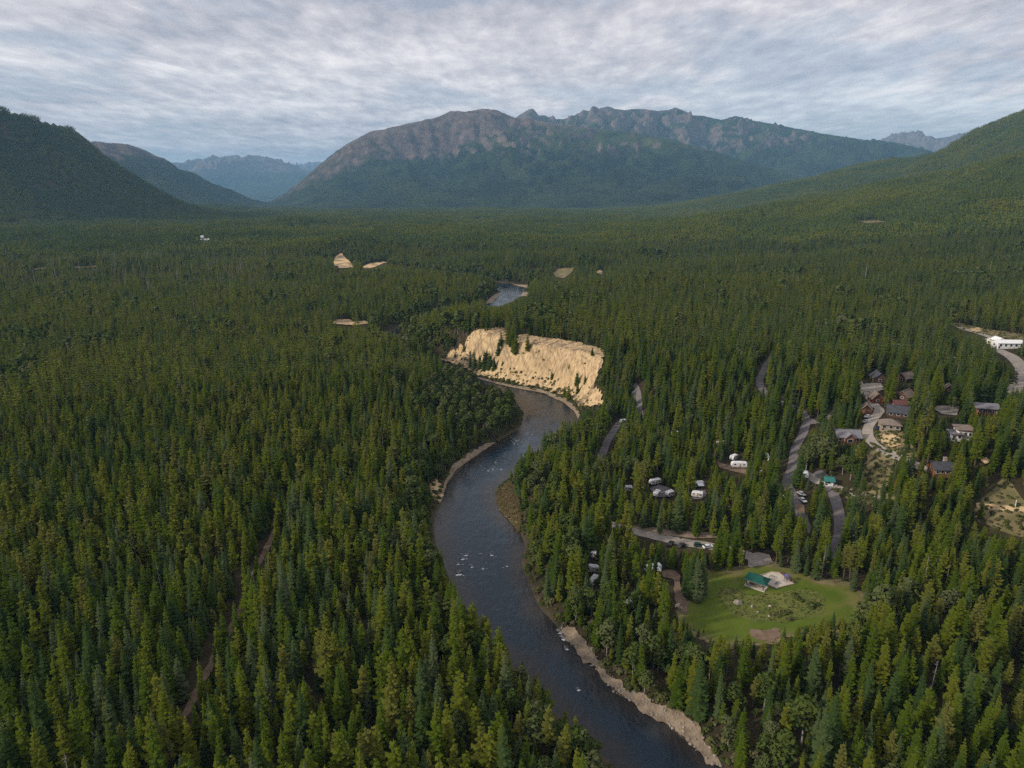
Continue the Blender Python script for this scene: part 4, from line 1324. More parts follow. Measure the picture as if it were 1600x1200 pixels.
BOUL = [boulder_mesh(i, 'stone') for i in range(4)]
WBOUL = [boulder_mesh(i + 9, 'wetstone') for i in range(4)]
for i, (px, s, lb) in enumerate([((1152, 944), 1.5, 'largest pale boulder on the planted mound'), ((1175, 949), 0.7, 'pale boulder next to the largest one on the planted mound'), ((1203, 949), 0.75, 'pale boulder in the middle of the planted mound'),
                                 ((1184, 958), 0.6, 'small pale boulder at the front foot of the planted mound'), ((1201, 964), 0.55, 'small pale boulder among grass in front of the planted mound'), ((1268, 949), 0.9, 'pale boulder among dark shrubs on the planted mound'),
                                 ((1064, 952), 0.9, 'pale boulder at the end of the dirt path'), ((1186, 884), 0.5, 'stone at the edge where gravel yard meets lawn')]):
    g = ground([px])[0]
    o = mobj('boulder', BOUL[i % 4], None, (g[0], g[1], g[2] + 0.35 + 0.2 * s), (0, 0, i * 1.3), (s, s * 0.9, s * 0.9))
    tag(o, lb, 'boulder')
g = ground([(1058, 952)])[0]
t = thing('notice_board', 'pale green notice board by the dirt path', 'sign', (g[0], g[1], g[2] + 0.2), 0.3)
for s in (-1, 1):
    MB().box((s * 0.9, 0, 0.9), (0.14, 0.14, 1.8)).build('post', M['tan'], t)
MB().box((0, 0, 1.5), (2.0, 0.1, 1.1)).build('board', M['cream'], t)
g = ground([(1586, 793)])[0]
t = thing('marker_post', 'white marker post standing beside the hillside track', 'post', (g[0], g[1], g[2]), 0)
MB().tube((0, 0, -0.5), (0, 0, 3.4), 0.16, 0.14).build('shaft', M['white'], t)
MB().tube((0, 0, 3.4), (0, 0, 3.55), 0.2, 0.05).build('cap', M['white'], t)

RIVROCK = [(716, 894, 1.5), (722, 872, 0.9), (715, 880, 0.8), (727, 866, 0.9), (737, 884, 0.9), (754, 887, 0.8), (766, 866, 0.9), (791, 884, 0.6), (769, 732, 0.8), (762, 735, 0.7), (774, 722, 0.8), (807, 688, 1.0), (803, 693, 0.8), (818, 667, 0.8), (830, 678, 0.8),
           (902, 1076, 0.7), (884, 1012, 0.8), (880, 995, 1.2), (874, 985, 1.1)]
fo_v, fo_f = [], []
rf = np.random.default_rng(5)


def foam_blob(cx, cy, rx, ry, ang):
    n = 11
    b0 = len(fo_v)
    fo_v.append((cx, cy, 0.09))
    for i in range(n):
        a = 2 * math.pi * i / n
        k = rf.uniform(0.35, 1.25)
        x, y = rx * k * math.cos(a), ry * k * math.sin(a)
        fo_v.append((cx + x * math.cos(ang) - y * math.sin(ang), cy + x * math.sin(ang) + y * math.cos(ang), 0.03 + rf.uniform(0, 0.05)))
    for i in range(n):
        fo_f.append((b0, b0 + 1 + i, b0 + 1 + (i + 1) % n))


for i, (u, v, s) in enumerate(RIVROCK):
    c = at_z([(u, v)])[0]
    o = mobj('river_boulder', WBOUL[i % 4], None, (c[0], c[1], 0.05), (0, 0, i * 0.9), (s * 1.1, s, s * 0.75))
    tag(o, 'wet grey boulder breaking the surface of the river' if s < 1.05 else 'broad pale-topped boulder at the edge of the river', 'boulder', 'boulders in the river' if s < 1.05 else 'broad boulders at the water edge')
    foam_blob(c[0] + 0.3, c[1] - 1.3 * s, 1.0 * s, 0.6 * s, 0.2)
    if i < 15:
        for _ in range(1):
            foam_blob(c[0] + rf.uniform(-3, 3), c[1] + rf.uniform(-3, 3), rf.uniform(0.2, 0.6), rf.uniform(0.1, 0.3), rf.uniform(-0.5, 0.5))
for u0, v0, du, dv, n in ((768, 731, 18, 5, 12), (806, 688, 10, 6, 12), (745, 880, 30, 20, 5), (820, 665, 12, 5, 6), (792, 471, 8, 3, 6), (790, 455, 14, 3, 10)):
    for _ in range(n):
        c = at_z([(u0 + rf.uniform(-du, du), v0 + rf.uniform(-dv, dv))])[0]
        if float(poly_sd(np.array([c[0]]), np.array([c[1]]), RIVER)[0]) < -4:
            foam_blob(c[0], c[1], rf.uniform(0.2, 0.7), rf.uniform(0.06, 0.18), rf.uniform(-0.3, 0.2))
o = mobj('white_water', np_mesh('white_water', fo_v, fo_f, M['foam']))
tag(o, 'white water breaking round boulders in the river', 'foam', kind='stuff')


# ------------------------------------------------------------------ instanced masses (points with variant, scale and heading)
def scatter(name, pts, rot, scl, idx, sources, label, cat):
    me = bpy.data.meshes.new(name)
    me.vertices.add(len(pts))
    me.vertices.foreach_set('co', np.asarray(pts, np.float32).ravel())
    a = me.attributes.new('variant', 'INT', 'POINT'); a.data.foreach_set('value', np.asarray(idx, np.int32))
    a = me.attributes.new('turn', 'FLOAT_VECTOR', 'POINT'); a.data.foreach_set('vector', np.asarray(rot, np.float32).ravel())
    a = me.attributes.new('size', 'FLOAT_VECTOR', 'POINT'); a.data.foreach_set('vector', np.asarray(scl, np.float32).ravel())
    o = mobj(name, me)
    coll = bpy.data.collections.new(name + '_sources')
    for i, sm in enumerate(sources):
        so = bpy.data.objects.new('%s_source_%02d' % (name, i), sm)
        coll.objects.link(so)
    ng = bpy.data.node_groups.new(name, 'GeometryNodeTree')
    ng.interface.new_socket('Geometry', in_out='INPUT', socket_type='NodeSocketGeometry')
    ng.interface.new_socket('Geometry', in_out='OUTPUT', socket_type='NodeSocketGeometry')
    N, L = ng.nodes.new, ng.links.new
    gi, go = N('NodeGroupInput'), N('NodeGroupOutput')
    ci = N('GeometryNodeCollectionInfo')
    ci.inputs['Collection'].default_value = coll
    ci.inputs['Separate Children'].default_value = True
    ci.inputs['Reset Children'].default_value = True
    ip = N('GeometryNodeInstanceOnPoints')
    ip.inputs['Pick Instance'].default_value = True

    def named(n, t):
        x = N('GeometryNodeInputNamedAttribute')
        x.data_type = t
        x.inputs['Name'].default_value = n
        return x.outputs['Attribute']
    L(gi.outputs[0], ip.inputs['Points'])
    L(ci.outputs[0], ip.inputs['Instance'])
    L(named('variant', 'INT'), ip.inputs['Instance Index'])
    er = N('FunctionNodeEulerToRotation')
    L(named('turn', 'FLOAT_VECTOR'), er.inputs[0])
    L(er.outputs[0], ip.inputs['Rotation'])
    L(named('size', 'FLOAT_VECTOR'), ip.inputs['Scale'])
    L(ip.outputs[0], go.inputs[0])
    md = o.modifiers.new('instances', 'NODES')
    md.node_group = ng
    return tag(o, label, cat, kind='stuff')


def pebble_bed(name, poly, n, smin, smax, label):
    P = ground(poly)[:, :2]
    lo, hi = P.min(0), P.max(0)
    q = rng.uniform(lo, hi, (n * 4, 2))
    q = q[in_poly(q[:, 0], q[:, 1], P)][:n]
    z = height(q[:, 0], q[:, 1]) + 0.36
    s = smin + (smax - smin) * rng.random(len(q)) ** 3
    scatter(name, np.column_stack([q, z]), np.column_stack([0 * z, 0 * z, rng.uniform(0, 6.28, len(q))]), np.column_stack([s, s, s * 0.8]), rng.integers(0, 4, len(q)), BOUL, label, 'stones')


pebble_bed('river_stones', G1, 700, 0.12, 0.62, 'pale stones strewn over the gravel bar below the lawn')

# ------------------------------------------------------------------ trees
class TM:
    def __init__(s): s.v, s.f, s.t = [], [], []

    def tri(s, pts, faces, tint):
        n = len(s.v)
        s.v += pts
        s.f += [tuple(i + n for i in f) for f in faces]
        s.t += [tint] * len(pts)


BASE_H = 22.0


def trunk(t, H, r, n=6, lean=0.0):
    pts, fs = [], []
    for k, (z, q) in enumerate(((-1.2, 1.15), (0.25 * H, 0.85), (0.6 * H, 0.5), (0.99 * H, 0.04))):
        for i in range(n):
            a = 2 * math.pi * i / n
            pts.append((r * q * math.cos(a) + lean * z, r * q * math.sin(a), z))
    for k in range(3):
        for i in range(n):
            fs.append((k * n + i, k * n + (i + 1) % n, (k + 1) * n + (i + 1) % n, (k + 1) * n + i))
    t.tri(pts, [(a, b, c) for a, b, c, d in fs] + [(a, c, d) for a, b, c, d in fs], 0.0)


def conifer(seed, kind, lod):
    """returns crown, trunk (TM)"""
    r_ = random.Random(seed)
    H = BASE_H
    c, t = TM(), TM()
    trunk(t, H, 0.24 if lod == 2 else 0.28, 6 if lod == 0 else 4)
    if kind == 'spruce':
        R0, z0, ex, lv, nb, droop = r_.uniform(2.5, 3.0), 0.05, 0.82, 25, 8, 0.42
    elif kind == 'fir':
        R0, z0, ex, lv, nb, droop = r_.uniform(2.1, 2.6), 0.10, 0.72, 22, 8, 0.25
    else:                                   # larch / pine: open, with bare trunk
        R0, z0, ex, lv, nb, droop = r_.uniform(1.9, 2.5), r_.uniform(0.26, 0.42), 0.55, 18, 6, 0.05
    if lod == 1:
        lv, nb = int(lv * 0.5), 5
    if lod == 2:
        lv, nb = 6, 4
    side = r_.uniform(0, 6.28)
    for k in range(lv):
        q = (k + r_.uniform(-0.3, 0.3)) / lv
        q = max(0.0, min(q, 0.985))
        z = H * (z0 + (1 - z0) * q)
        rad = R0 * (1 - q) ** ex * (1 if q > 0.12 else 0.72 + 2.2 * q)
        for j in range(nb if q < 0.85 else max(3, nb - 3)):
            a = 6.283 * (j + r_.random() * 0.8) / nb + k * 1.9
            ln = rad * r_.uniform(0.5, 1.22) * (1 + 0.12 * math.cos(a - side)) + 0.14
            if kind == 'larch' and r_.random() < 0.16:
                ln *= 1.35
            if r_.random() < (0.06 if kind != 'larch' else 0.14):
                continue
            o = (math.cos(a), math.sin(a))
            s = (-o[1], o[0])
            dr = droop * r_.uniform(0.7, 1.3) * (1.25 - q)
            w = (0.24 * ln + 0.16) * (1.0 if lod == 0 else (1.5 if lod == 1 else 1.9))
            hang = 0.16 * ln + 0.22

            def P(tt, ss, dz):
                return (o[0] * ln * tt + s[0] * ss, o[1] * ln * tt + s[1] * ss, z - dr * ln * tt + 0.16 * ln * tt * tt + dz)
            tint = r_.uniform(-0.10, 0.10)
            if lod == 0:
                c.tri([P(0.04, 0, 0.1), P(0.55, -w, -hang), P(0.5, 0, 0.06), P(0.5, w, -hang), P(1.0, 0, -0.02), P(0.78, -w * 0.9, -hang * 1.15), P(0.8, w * 0.95, -hang * 1.1), P(0.3, -w * 0.95, -hang * 1.2), P(0.28, w * 0.9, -hang * 1.25)],
                      [(0, 1, 2), (0, 2, 3), (2, 1, 4), (2, 4, 3), (2, 5, 4), (2, 4, 6), (0, 7, 2), (0, 2, 8)], tint)
            elif lod == 1:
                c.tri([P(0.03, 0, 0.15), P(0.62, -w, -hang * 1.5), P(0.55, 0, 0.05), P(0.6, w, -hang * 1.5), P(1.0, 0, -0.02)], [(0, 1, 2), (0, 2, 3), (2, 1, 4), (2, 4, 3)], tint)
            else:
                c.tri([P(0.0, 0, 1.0), P(1.0, -w, -1.0), P(1.0, w, -1.0)], [(0, 1, 2)], tint)
    # leader
    c.tri([(0.16, 0, 0.955 * H), (-0.1, 0.14, 0.955 * H), (-0.1, -0.14, 0.955 * H), (0, 0, 1.012 * H)], [(0, 1, 3), (1, 2, 3), (2, 0, 3)], 0.0)
    return c, t


def tm_mesh(name, parts):
    """parts: list of (TM, material)"""
    v, f, mi, tint = [], [], [], []
    for k, (t, mt) in enumerate(parts):
        n = len(v)
        v += t.v
        f += [tuple(i + n for i in q) for q in t.f]
        mi += [k] * len(t.f)
        tint += t.t
    return np_mesh(name, v, np.array(f), [p[1] for p in parts], mi, attrs={'tint': tint})


def broadleaf(seed, H=13.0, n=620, size=0.55):
    r_ = random.Random(seed)
    c, t = TM(), TM()
    trunk(t, H * 0.8, 0.22, 6, r_.uniform(-0.04, 0.04))
    lobes = []
    for k in range(7):
        a = r_.uniform(0, 6.28)
        zz = r_.uniform(0.42, 0.88)
        rr_ = r_.uniform(0.2, 1.0) * H * 0.17 * (1.25 - zz)
        lobes.append((rr_ * math.cos(a) * 1.6, rr_ * math.sin(a) * 1.6, H * zz, H * r_.uniform(0.11, 0.17)))
        # a limb to each lobe
        p = lobes[-1]
        b = (0, 0, H * (zz - 0.25))
        t.tri([(b[0] - 0.08, b[1], b[2]), (b[0] + 0.08, b[1], b[2]), (p[0], p[1], p[2]), (b[0], b[1] + 0.1, b[2] - 0.1)], [(0, 1, 2), (1, 3, 2), (3, 0, 2)], 0)
    lobes.append((0, 0, H * 0.9, H * 0.11))
    for k in range(n):
        x, y, z, q = r_.choice(lobes)
        th, ph = r_.uniform(0, 6.283), math.acos(r_.uniform(-0.8, 1))
        k_ = q * r_.uniform(0.65, 1.08)
        p = Vector((x + k_ * math.sin(ph) * math.cos(th), y + k_ * math.sin(ph) * math.sin(th), z + 1.15 * k_ * math.cos(ph)))
        nrm = Vector((math.sin(ph) * math.cos(th), math.sin(ph) * math.sin(th), math.cos(ph) + 0.4)) + Vector((r_.uniform(-.7, .7), r_.uniform(-.7, .7), r_.uniform(-.7, .7)))
        qn = nrm.to_track_quat('Z', 'Y')
        s = size * r_.uniform(0.6, 1.25)
        ring = [tuple(p + qn @ Vector((s * math.cos(i * 1.571 + r_.uniform(-.4, .4)), s * 0.8 * math.sin(i * 1.571), r_.uniform(-.2, .2)))) for i in range(4)]
        c.tri(ring, [(0, 1, 2), (0, 2, 3)], r_.uniform(-0.12, 0.12))
    return c, t


def snag(seed, H=17.0):
    r_ = random.Random(seed)
    t, c = TM(), TM()
    trunk(t, H, 0.26, 6, r_.uniform(-0.03, 0.03))
    for k in range(24):
        z = H * r_.uniform(0.3, 0.95)
        a, ln = r_.uniform(0, 6.28), r_.uniform(0.5, 2.2) * (1.15 - z / H)
        o = (math.cos(a), math.sin(a))
        c.tri([(0, 0, z - 0.06), (0, 0, z + 0.06), (o[0] * ln, o[1] * ln, z + r_.uniform(-0.4, 0.5))], [(0, 1, 2)], 0)
        c.tri([(0.06 * o[1], -0.06 * o[0], z), (-0.06 * o[1], 0.06 * o[0], z), (o[0] * ln, o[1] * ln, z + r_.uniform(-0.4, 0.5))], [(0, 1, 2)], 0)
    return c, t


SPEC = [('spruce', 4), ('fir', 4), ('larch', 4)]
HI, MID, CROWN, TRUNK = [], [], [], []
for sp, cnt in SPEC:
    for k in range(cnt):
        c, t = conifer(100 + k * 7 + len(HI), sp, 0)
        HI.append(tm_mesh('conifer', [(c, M[sp]), (t, M['bark'])]))
        CROWN.append(tm_mesh('crown', [(c, M[sp])]))
        TRUNK.append(tm_mesh('trunk', [(t, M['bark'])]))
        c, t = conifer(500 + k * 7 + len(MID), sp, 1)
        MID.append(tm_mesh('conifer', [(c, M[sp]), (t, M['bark'])]))
c_, t_ = snag(3)
SNAGM = tm_mesh('snag', [(c_, M['greybark']), (t_, M['greybark'])])
NV = len(HI)
LEAFY = [broadleaf(40 + i) for i in range(4)]
LEAF_MID = [tm_mesh('leafy', [(broadleaf(60 + i, 13, 130, 1.2)[0], M['leaf']), (broadleaf(60 + i, 13, 10)[1], M['greybark'])]) for i in range(2)]
LEAF_C = [tm_mesh('crown', [(c, M['leaf'])]) for c, t in LEAFY]
LEAF_T = [tm_mesh('trunk', [(t, M['greybark'])]) for c, t in LEAFY]
SN = [snag(11 + i) for i in range(3)]
SN_B = [tm_mesh('dead_branches', [(c, M['greybark'])]) for c, t in SN]
SN_T = [tm_mesh('trunk', [(t, M['greybark'])]) for c, t in SN]
LEAF_HI = [tm_mesh('leafy', [(c, M['leaf']), (t, M['greybark'])]) for c, t in (broadleaf(80 + i, 13, 620, 0.5) for i in range(3))]
SOURCES = HI + MID + [SNAGM] + LEAF_MID + LEAF_HI
I_SNAG, I_LEAF = 2 * NV, 2 * NV + 1


def far_patch(seed, size=40.0, n=42, kind='mixed'):
    """a plot of far-off wood: each tree with its own crown"""
    r_ = random.Random(seed)
    tms = {'spruce': TM(), 'fir': TM(), 'larch': TM()}
    protos = [(sp, conifer(900 + i, sp, 2)[0]) for i, sp in enumerate({'mixed': ('spruce', 'fir', 'larch', 'fir', 'spruce', 'larch'), 'spruce': ('spruce', 'fir', 'spruce', 'spruce', 'fir'), 'larch': ('larch', 'fir', 'larch', 'larch', 'fir')}[kind])]
    g_ = int(math.sqrt(n)) + 1
    for i in range(g_):
        for j in range(g_):
            sp, p = r_.choice(protos)
            x, y = (i + r_.uniform(0.0, 1)) / g_ * size - size / 2, (j + r_.uniform(0.0, 1)) / g_ * size - size / 2
            s, a, w = r_.uniform(0.62, 1.12), r_.uniform(0, 6.28), r_.uniform(1.1, 1.5)
            ca, sa = math.cos(a) * s * w, math.sin(a) * s * w
            tt = r_.uniform(0, 1)
            tms[sp].tri([(x + vx * ca - vy * sa, y + vx * sa + vy * ca, vz * s) for vx, vy, vz in p.v], p.f, tt)
    return tm_mesh('wood_plot', [(tms[k], M[k]) for k in tms])


# --- single trees that the photograph sets apart
USED = []        # (x, y, radius) already occupied


def place_tree(name, label, cat, group, crown, trk, x, y, h, base, rz, wide=1.0, crown_name='crown'):
    z = float(height(x, y))
    t = thing(name, label, cat, (x, y, z), rz, group)
    s = h / base
    t.scale = (s * wide, s * wide, s)
    mobj(crown_name, crown, t)
    mobj('trunk', trk, t)
    return t


def tree_at(px, h, sp, label, group=None, wide=1.0, k=0, name=None):
    g = ground([px])[0]
    off = {'spruce': 0, 'fir': 4, 'larch': 8}[sp]
    i = off + k % 4
    place_tree(name or sp + '_tree', label, 'conifer', group, CROWN[i], TRUNK[i], g[0], g[1], h, BASE_H, k * 1.7, wide)
    USED.append((g[0], g[1], 2.2))


for i, (u, v, h, w) in enumerate([(741, 578, 20, 1.7), (757, 580, 19, 1.9), (765, 578, 17, 1.9), (779, 556, 14, 1.7), (750, 577, 14, 2.0), (772, 580, 13, 2.0), (735, 575, 13, 1.9), (761, 575, 18, 1.8)]):
    tree_at((u, v), h, 'spruce', 'dark spruce in the clump on the shoulder of the sand bluff', 'spruce clump on the bluff', w, i)
for i, (u, v, h) in enumerate([(725, 551, 10), (711, 561, 8), (783, 543, 15), (805, 556, 16), (824, 551, 15), (801, 552, 13), (797, 545, 14), (793, 540, 13), (806, 546, 13), (800, 538, 12)]):
    tree_at((u, v), h, 'fir', 'fir standing on the upper half of the sand bluff', 'firs on the upper bluff', 1.8, i)
for i, (u, v, h) in enumerate([(785, 573, 6), (862, 593, 8), (901, 605, 13), (902, 617, 10), (889, 577, 5), (872, 597, 4), (925, 558, 8), (914, 602, 8), (888, 627, 14), (882, 620, 9), (797, 580, 4)]):
    tree_at((u, v), h, 'fir', 'small fir scattered on the lower sand face', 'small firs on the lower bluff', 1.9, i + 2)
for i, (u, v, h, w) in enumerate([(1078, 935, 18, 1.5), (1086, 938, 19, 1.6), (1094, 931, 16, 1.5), (1082, 924, 17, 1.5), (1097, 922, 15, 1.5), (1072, 922, 14, 1.4)]):
    tree_at((u, v), h, 'spruce', 'dark spruce in the dense clump between the dirt path and the lawn', 'spruce clump at the lawn', w, i)
tree_at((1088, 1120), 21, 'spruce', 'full dark spruce standing alone at the end of the gravel bar', None, 1.6, 1)
tree_at((1345, 720), 12, 'fir', 'young fir alone on the dry slope under the gravel road', None, 1.2, 2)
tree_at((1531, 812), 9, 'fir', 'bushy young fir at the end of the hillside track', None, 1.6, 1)

# cottonwoods on the point inside the bend, and other broad crowns
COTTON = [(640, 650), (668, 612), (700, 588), (735, 598), (768, 612), (795, 625), (810, 650), (800, 672), (765, 692), (735, 700), (705, 690), (668, 672)]
CPOLY = ground(COTTON)[:, :2]


def leafy(x, y, h, label, group, k, wide=1.0):
    place_tree('cottonwood_tree', label, 'broadleaf tree', group, LEAF_C[k % 4], LEAF_T[k % 4], x, y, h, 13.0, k * 2.1, wide)
    USED.append((x, y, 2.6))


lo, hi = CPOLY.min(0), CPOLY.max(0)
gx, gy = np.meshgrid(np.arange(lo[0], hi[0], 7.4), np.arange(lo[1], hi[1], 7.4))
q = np.column_stack([gx.ravel(), gy.ravel()]) + rng.uniform(-2.6, 2.6, (gx.size, 2))
q = q[in_poly(q[:, 0], q[:, 1], CPOLY)]
q = q[poly_sd(q[:, 0], q[:, 1], RIVER) > 5]
qh = rng.uniform(9.5, 15.5, len(q))
bad = blocked(q[:, 0], q[:, 1], height(q[:, 0], q[:, 1]), qh, 2.6)
qh = np.where(bad, qh * 0.55, qh)
bad = blocked(q[:, 0], q[:, 1], height(q[:, 0], q[:, 1]), qh, 2.0)
for i in np.nonzero(~bad)[0][:150]:
    leafy(q[i, 0], q[i, 1], qh[i], 'grey-green cottonwood in the grove inside the river bend', 'cottonwoods inside the bend', int(i), 1.1)
for i, (u, v, h, w, lb) in enumerate([(1372, 985, 17, 1.35, 'broad round-crowned cottonwood below the end of the lawn'), (1412, 960, 14, 1.2, 'bright green broadleaf tree beside the round-crowned cottonwood'), (1330, 1030, 17, 0.7, 'tall yellow-green poplar in front of the lawn edge'),
                                      (1480, 975, 13, 1.3, 'low broadleaf crown next to the dead snag'), (1296, 1060, 11, 0.6, 'thin bare-stemmed birch in the firs below the lawn'), (1520, 1120, 14, 1.2, 'yellowish broadleaf tree beside the short grey snag'),
                                      (1480, 642, 9, 1.0, 'pale green aspen in front of the gravel yard'), (1487, 643, 9, 0.9, 'bright aspen beside the other aspen at the gravel yard'), (1505, 665, 8, 1.2, 'young broadleaf tree behind the white modern house')]):
    g = ground([(u, v)])[0]
    leafy(g[0], g[1], h, lb, None, i, w)
for i, (u, v, h, lb) in enumerate([(1474, 935, 15, 'pale dead snag with bare limbs among firs'), (1515, 1085, 11, 'short broken grey snag beside the yellowish broadleaf tree'), (1597, 1125, 17, 'tall bare dead trunk at the edge of the firs'), (668, 1105, 9, 'small bare dead tree on the river bank')]):
    g = ground([(u, v)])[0]
    place_tree('dead_tree', lb, 'dead tree', None, SN_B[i % 3], SN_T[i % 3], g[0], g[1], h, 17.0, i, 1.0, 'dead_branches')
    USED.append((g[0], g[1], 1.5))


# --- the forest: every tree gets its place, then the largest in the picture become individuals
def stands():
    cell = 4.4
    Rm = 1750.0
    xs, ys = np.arange(-Rm * 0.7, Rm * 0.7, cell), np.arange(100, Rm, cell)
    X, Y = np.meshgrid(xs, ys)
    X, Y = X.ravel(), Y.ravel()
    # spacing opens up with distance
    ok = (np.abs(X) < Y * 0.86 + 60) & (np.hypot(X, Y) < Rm)
    X, Y = X[ok], Y[ok]
    X = X + rng.uniform(-2.1, 2.1, len(X)); Y = Y + rng.uniform(-2.1, 2.1, len(Y))
    dist = np.hypot(X, Y)
    keep = rng.random(len(X)) < np.clip(1.02 - 0.45 * sstep(500, 1500, dist), 0, 1)
    dens = fbm(X / 34, Y / 34, 3, 200)
    keep &= rng.random(len(X)) < np.where(X > 40, 0.88, 0.95) - 0.35 * sstep(0.3, 0.75, dens) - 0.75 * sstep(0.40, 0.55, fbm(X / 70, Y / 70, 2, 205)) * sstep(420, 800, np.hypot(X, Y))
    X, Y = X[keep], Y[keep]
    # young growth between the old trees
    xs, ys = np.arange(-640, 640, 4.4), np.arange(110, 760, 4.4)
    X2, Y2 = (a.ravel() for a in np.meshgrid(xs, ys))
    k2 = (np.abs(X2) < Y2 * 0.84 + 40) & (rng.random(len(X2)) < np.where(X2 > 30, 0.62, 0.40))
    X2, Y2 = X2[k2] + rng.uniform(-2.1, 2.1, k2.sum()), Y2[k2] + rng.uniform(-2.1, 2.1, k2.sum())
    young = np.concatenate([np.zeros(len(X), bool), np.ones(len(X2), bool)])
    X, Y = np.concatenate([X, X2]), np.concatenate([Y, Y2])
    rd = np.full(len(X), 99.0)
    rd = river_d(X, Y)
    k = rd > 3.6
    for Q, hw in ROADS:
        b = bbox_of(Q, 8)
        m_ = (X > b[0]) & (X < b[2]) & (Y > b[1]) & (Y < b[3])
        if m_.any():
            dd = line_dist(X[m_], Y[m_], Q)[0]
            kk = k[m_]; kk &= dd > hw + 1.0; k[m_] = kk
    for x, y, r_ in CLEAR + USED:
        k &= np.hypot(X - x, Y - y) > r_
    k &= ~in_poly(X, Y, CPOLY)
    X, Y, rd, young = X[k], Y[k], rd[k], young[k]
    Z = height(X, Y)
    n = len(X)
    big = 1.25 * fbm(X / 190, Y / 190, 3, 210)
    sm = fbm(X / 45, Y / 45, 3, 211)
    Ht = rng.normal(16.3, 3.2, n) + 3.0 * sm + np.where(X > 40, -1.0, 0.8)
    Ht = np.where(young, Ht * rng.uniform(0.25, 0.62, n), np.where(rng.random(n) < 0.08, Ht * 0.65, Ht))
    Ht = np.where(rng.random(n) < 0.04, Ht * 1.22, Ht)
    Ht = np.clip(Ht, 3.5, 25) * (0.78 + 0.22 * sstep(3, 12, rd))
    W = 2.3
    for f in (1.0, 0.78, 0.6, 0.45, 0.33):
        bad = blocked(X, Y, Z, Ht * f, W)
        if f == 1.0:
            fac = np.where(bad, 0.0, 1.0)
        else:
            fac = np.where((fac == 0) & ~bad, f, fac)
    k = fac > 0
    X, Y, Z, Ht, big, sm, rd = X[k], Y[k], Z[k], (Ht * fac)[k], big[k], sm[k], rd[k]
    n = len(X)
    # kinds: yellow-green larch and fir on the western bench, darker fir and spruce on the camp side
    pl = np.clip(0.34 + 0.5 * big + np.where(X < 0, 0.06, -0.20), 0.05, 0.7)
    ps = np.clip(0.20 - 0.35 * big + np.where(X < 0, 0.0, 0.20), 0.06, 0.6)
    r1 = rng.random(n)
    kind = np.where(r1 < pl, 2, np.where(r1 < pl + ps, 0, 1))
    var = kind * 4 + rng.integers(0, 4, n)
    wide = rng.uniform(0.95, 1.42, n) * np.where(Ht < 11, 1.3, 1.0)
    return X, Y, Z, Ht, kind, var, wide, rd


TX, TY, TZ, TH, TK, TV, TW, TRD = stands()
TD = np.hypot(TX, TY)
ub, vb, zb = project(TX, TY, TZ)
ut, vt, zt = project(TX, TY, TZ + TH)
size_px = np.maximum(vb - vt, 1)
seen = (ut > 0) & (ut < 1600) & (vt < 1110) & (vt > 60)
part_seen = np.clip((1133 - vt) / size_px, 0, 1)
score = np.where(seen, size_px * np.sqrt(TW) * part_seen, -1)
order = np.argsort(-score)[:258]
solo = np.zeros(len(TX), bool)
solo[order] = True
NAMES = ['spruce_tree', 'fir_tree', 'larch_tree']
trail = ROADS[[i for i, (Q, hw) in enumerate(ROADS) if abs(hw - 1.2) < 1e-6][0]][0]
trd = line_dist(TX, TY, trail)[0]
for i in order:
    k = int(TK[i])
    look = ['blue-green spruce', 'deep green fir', 'yellow-green larch with bare lower trunk'][k]
    size = ('young' if TH[i] < 14 else 'towering' if TH[i] > 21 else 'tall' if TH[i] > 18 else 'mid-height') + (' slim' if TW[i] < 1.08 else ' broad' if TW[i] > 1.28 else '')
    if TRD[i] < 26:
        where = 'at the river edge opposite the gravel bar' if TX[i] < 60 else 'on the wooded bank behind the gravel bar'
    elif TX[i] < 60:
        where = 'bordering the straight forest trail' if trd[i] < 9 else 'in the dense forest along the trail'
    else:
        where = 'in the mixed wood downstream of the lawn'
    place_tree(NAMES[k], '%s %s %s' % (size, look, where), 'conifer', '%s %ss %s' % (size, NAMES[k].replace('_', ' '), where), CROWN[TV[i]], TRUNK[TV[i]], TX[i], TY[i], TH[i], BASE_H, float(rng.uniform(0, 6.28)), float(TW[i]))

m_ = ~solo
idx = TV.copy()
idx[TD > 520] += NV
# dead and leafy trees mixed in: dry stand far on the left, shrubs along the water
u_, v_ = ub, vb
dryst = (u_ < 420) & (v_ > 395) & (v_ < 465)
idx = np.where(dryst & (rng.random(len(idx)) < 0.14), I_SNAG, idx)
idx = np.where((rng.random(len(idx)) < 0.004), I_SNAG, idx)
lf = (TRD < 22) & (rng.random(len(idx)) < 0.35) | (rng.random(len(idx)) < 0.012)
idx = np.where(lf, np.where(TD < 600, I_LEAF + 2 + rng.integers(0, 3, len(idx)), I_LEAF + rng.integers(0, 2, len(idx))), idx)
gl = fbm(TX / 85, TY / 85, 3, 260)
lf2 = (gl > 0.42) & (TD > 330) & (rng.random(len(idx)) < 0.6)
idx = np.where(lf2, np.where(TD < 600, I_LEAF + 2 + rng.integers(0, 3, len(idx)), I_LEAF + rng.integers(0, 2, len(idx))), idx)
sc = TH / np.where(idx == I_SNAG, 17.0, np.where(idx >= I_LEAF, 17.0, BASE_H))
wd = TW * np.where(TD > 900, 1.2, 1.0)
pts = np.column_stack([TX, TY, TZ])[m_]
scl = np.column_stack([sc * wd, sc * wd, sc])[m_]
rot = np.column_stack([rng.normal(0, 0.02, m_.sum()), rng.normal(0, 0.02, m_.sum()), rng.uniform(0, 6.28, m_.sum())])
scatter('forest', pts, rot, scl, idx[m_], SOURCES, 'conifer forest covering the valley floor on both sides of the river', 'forest')

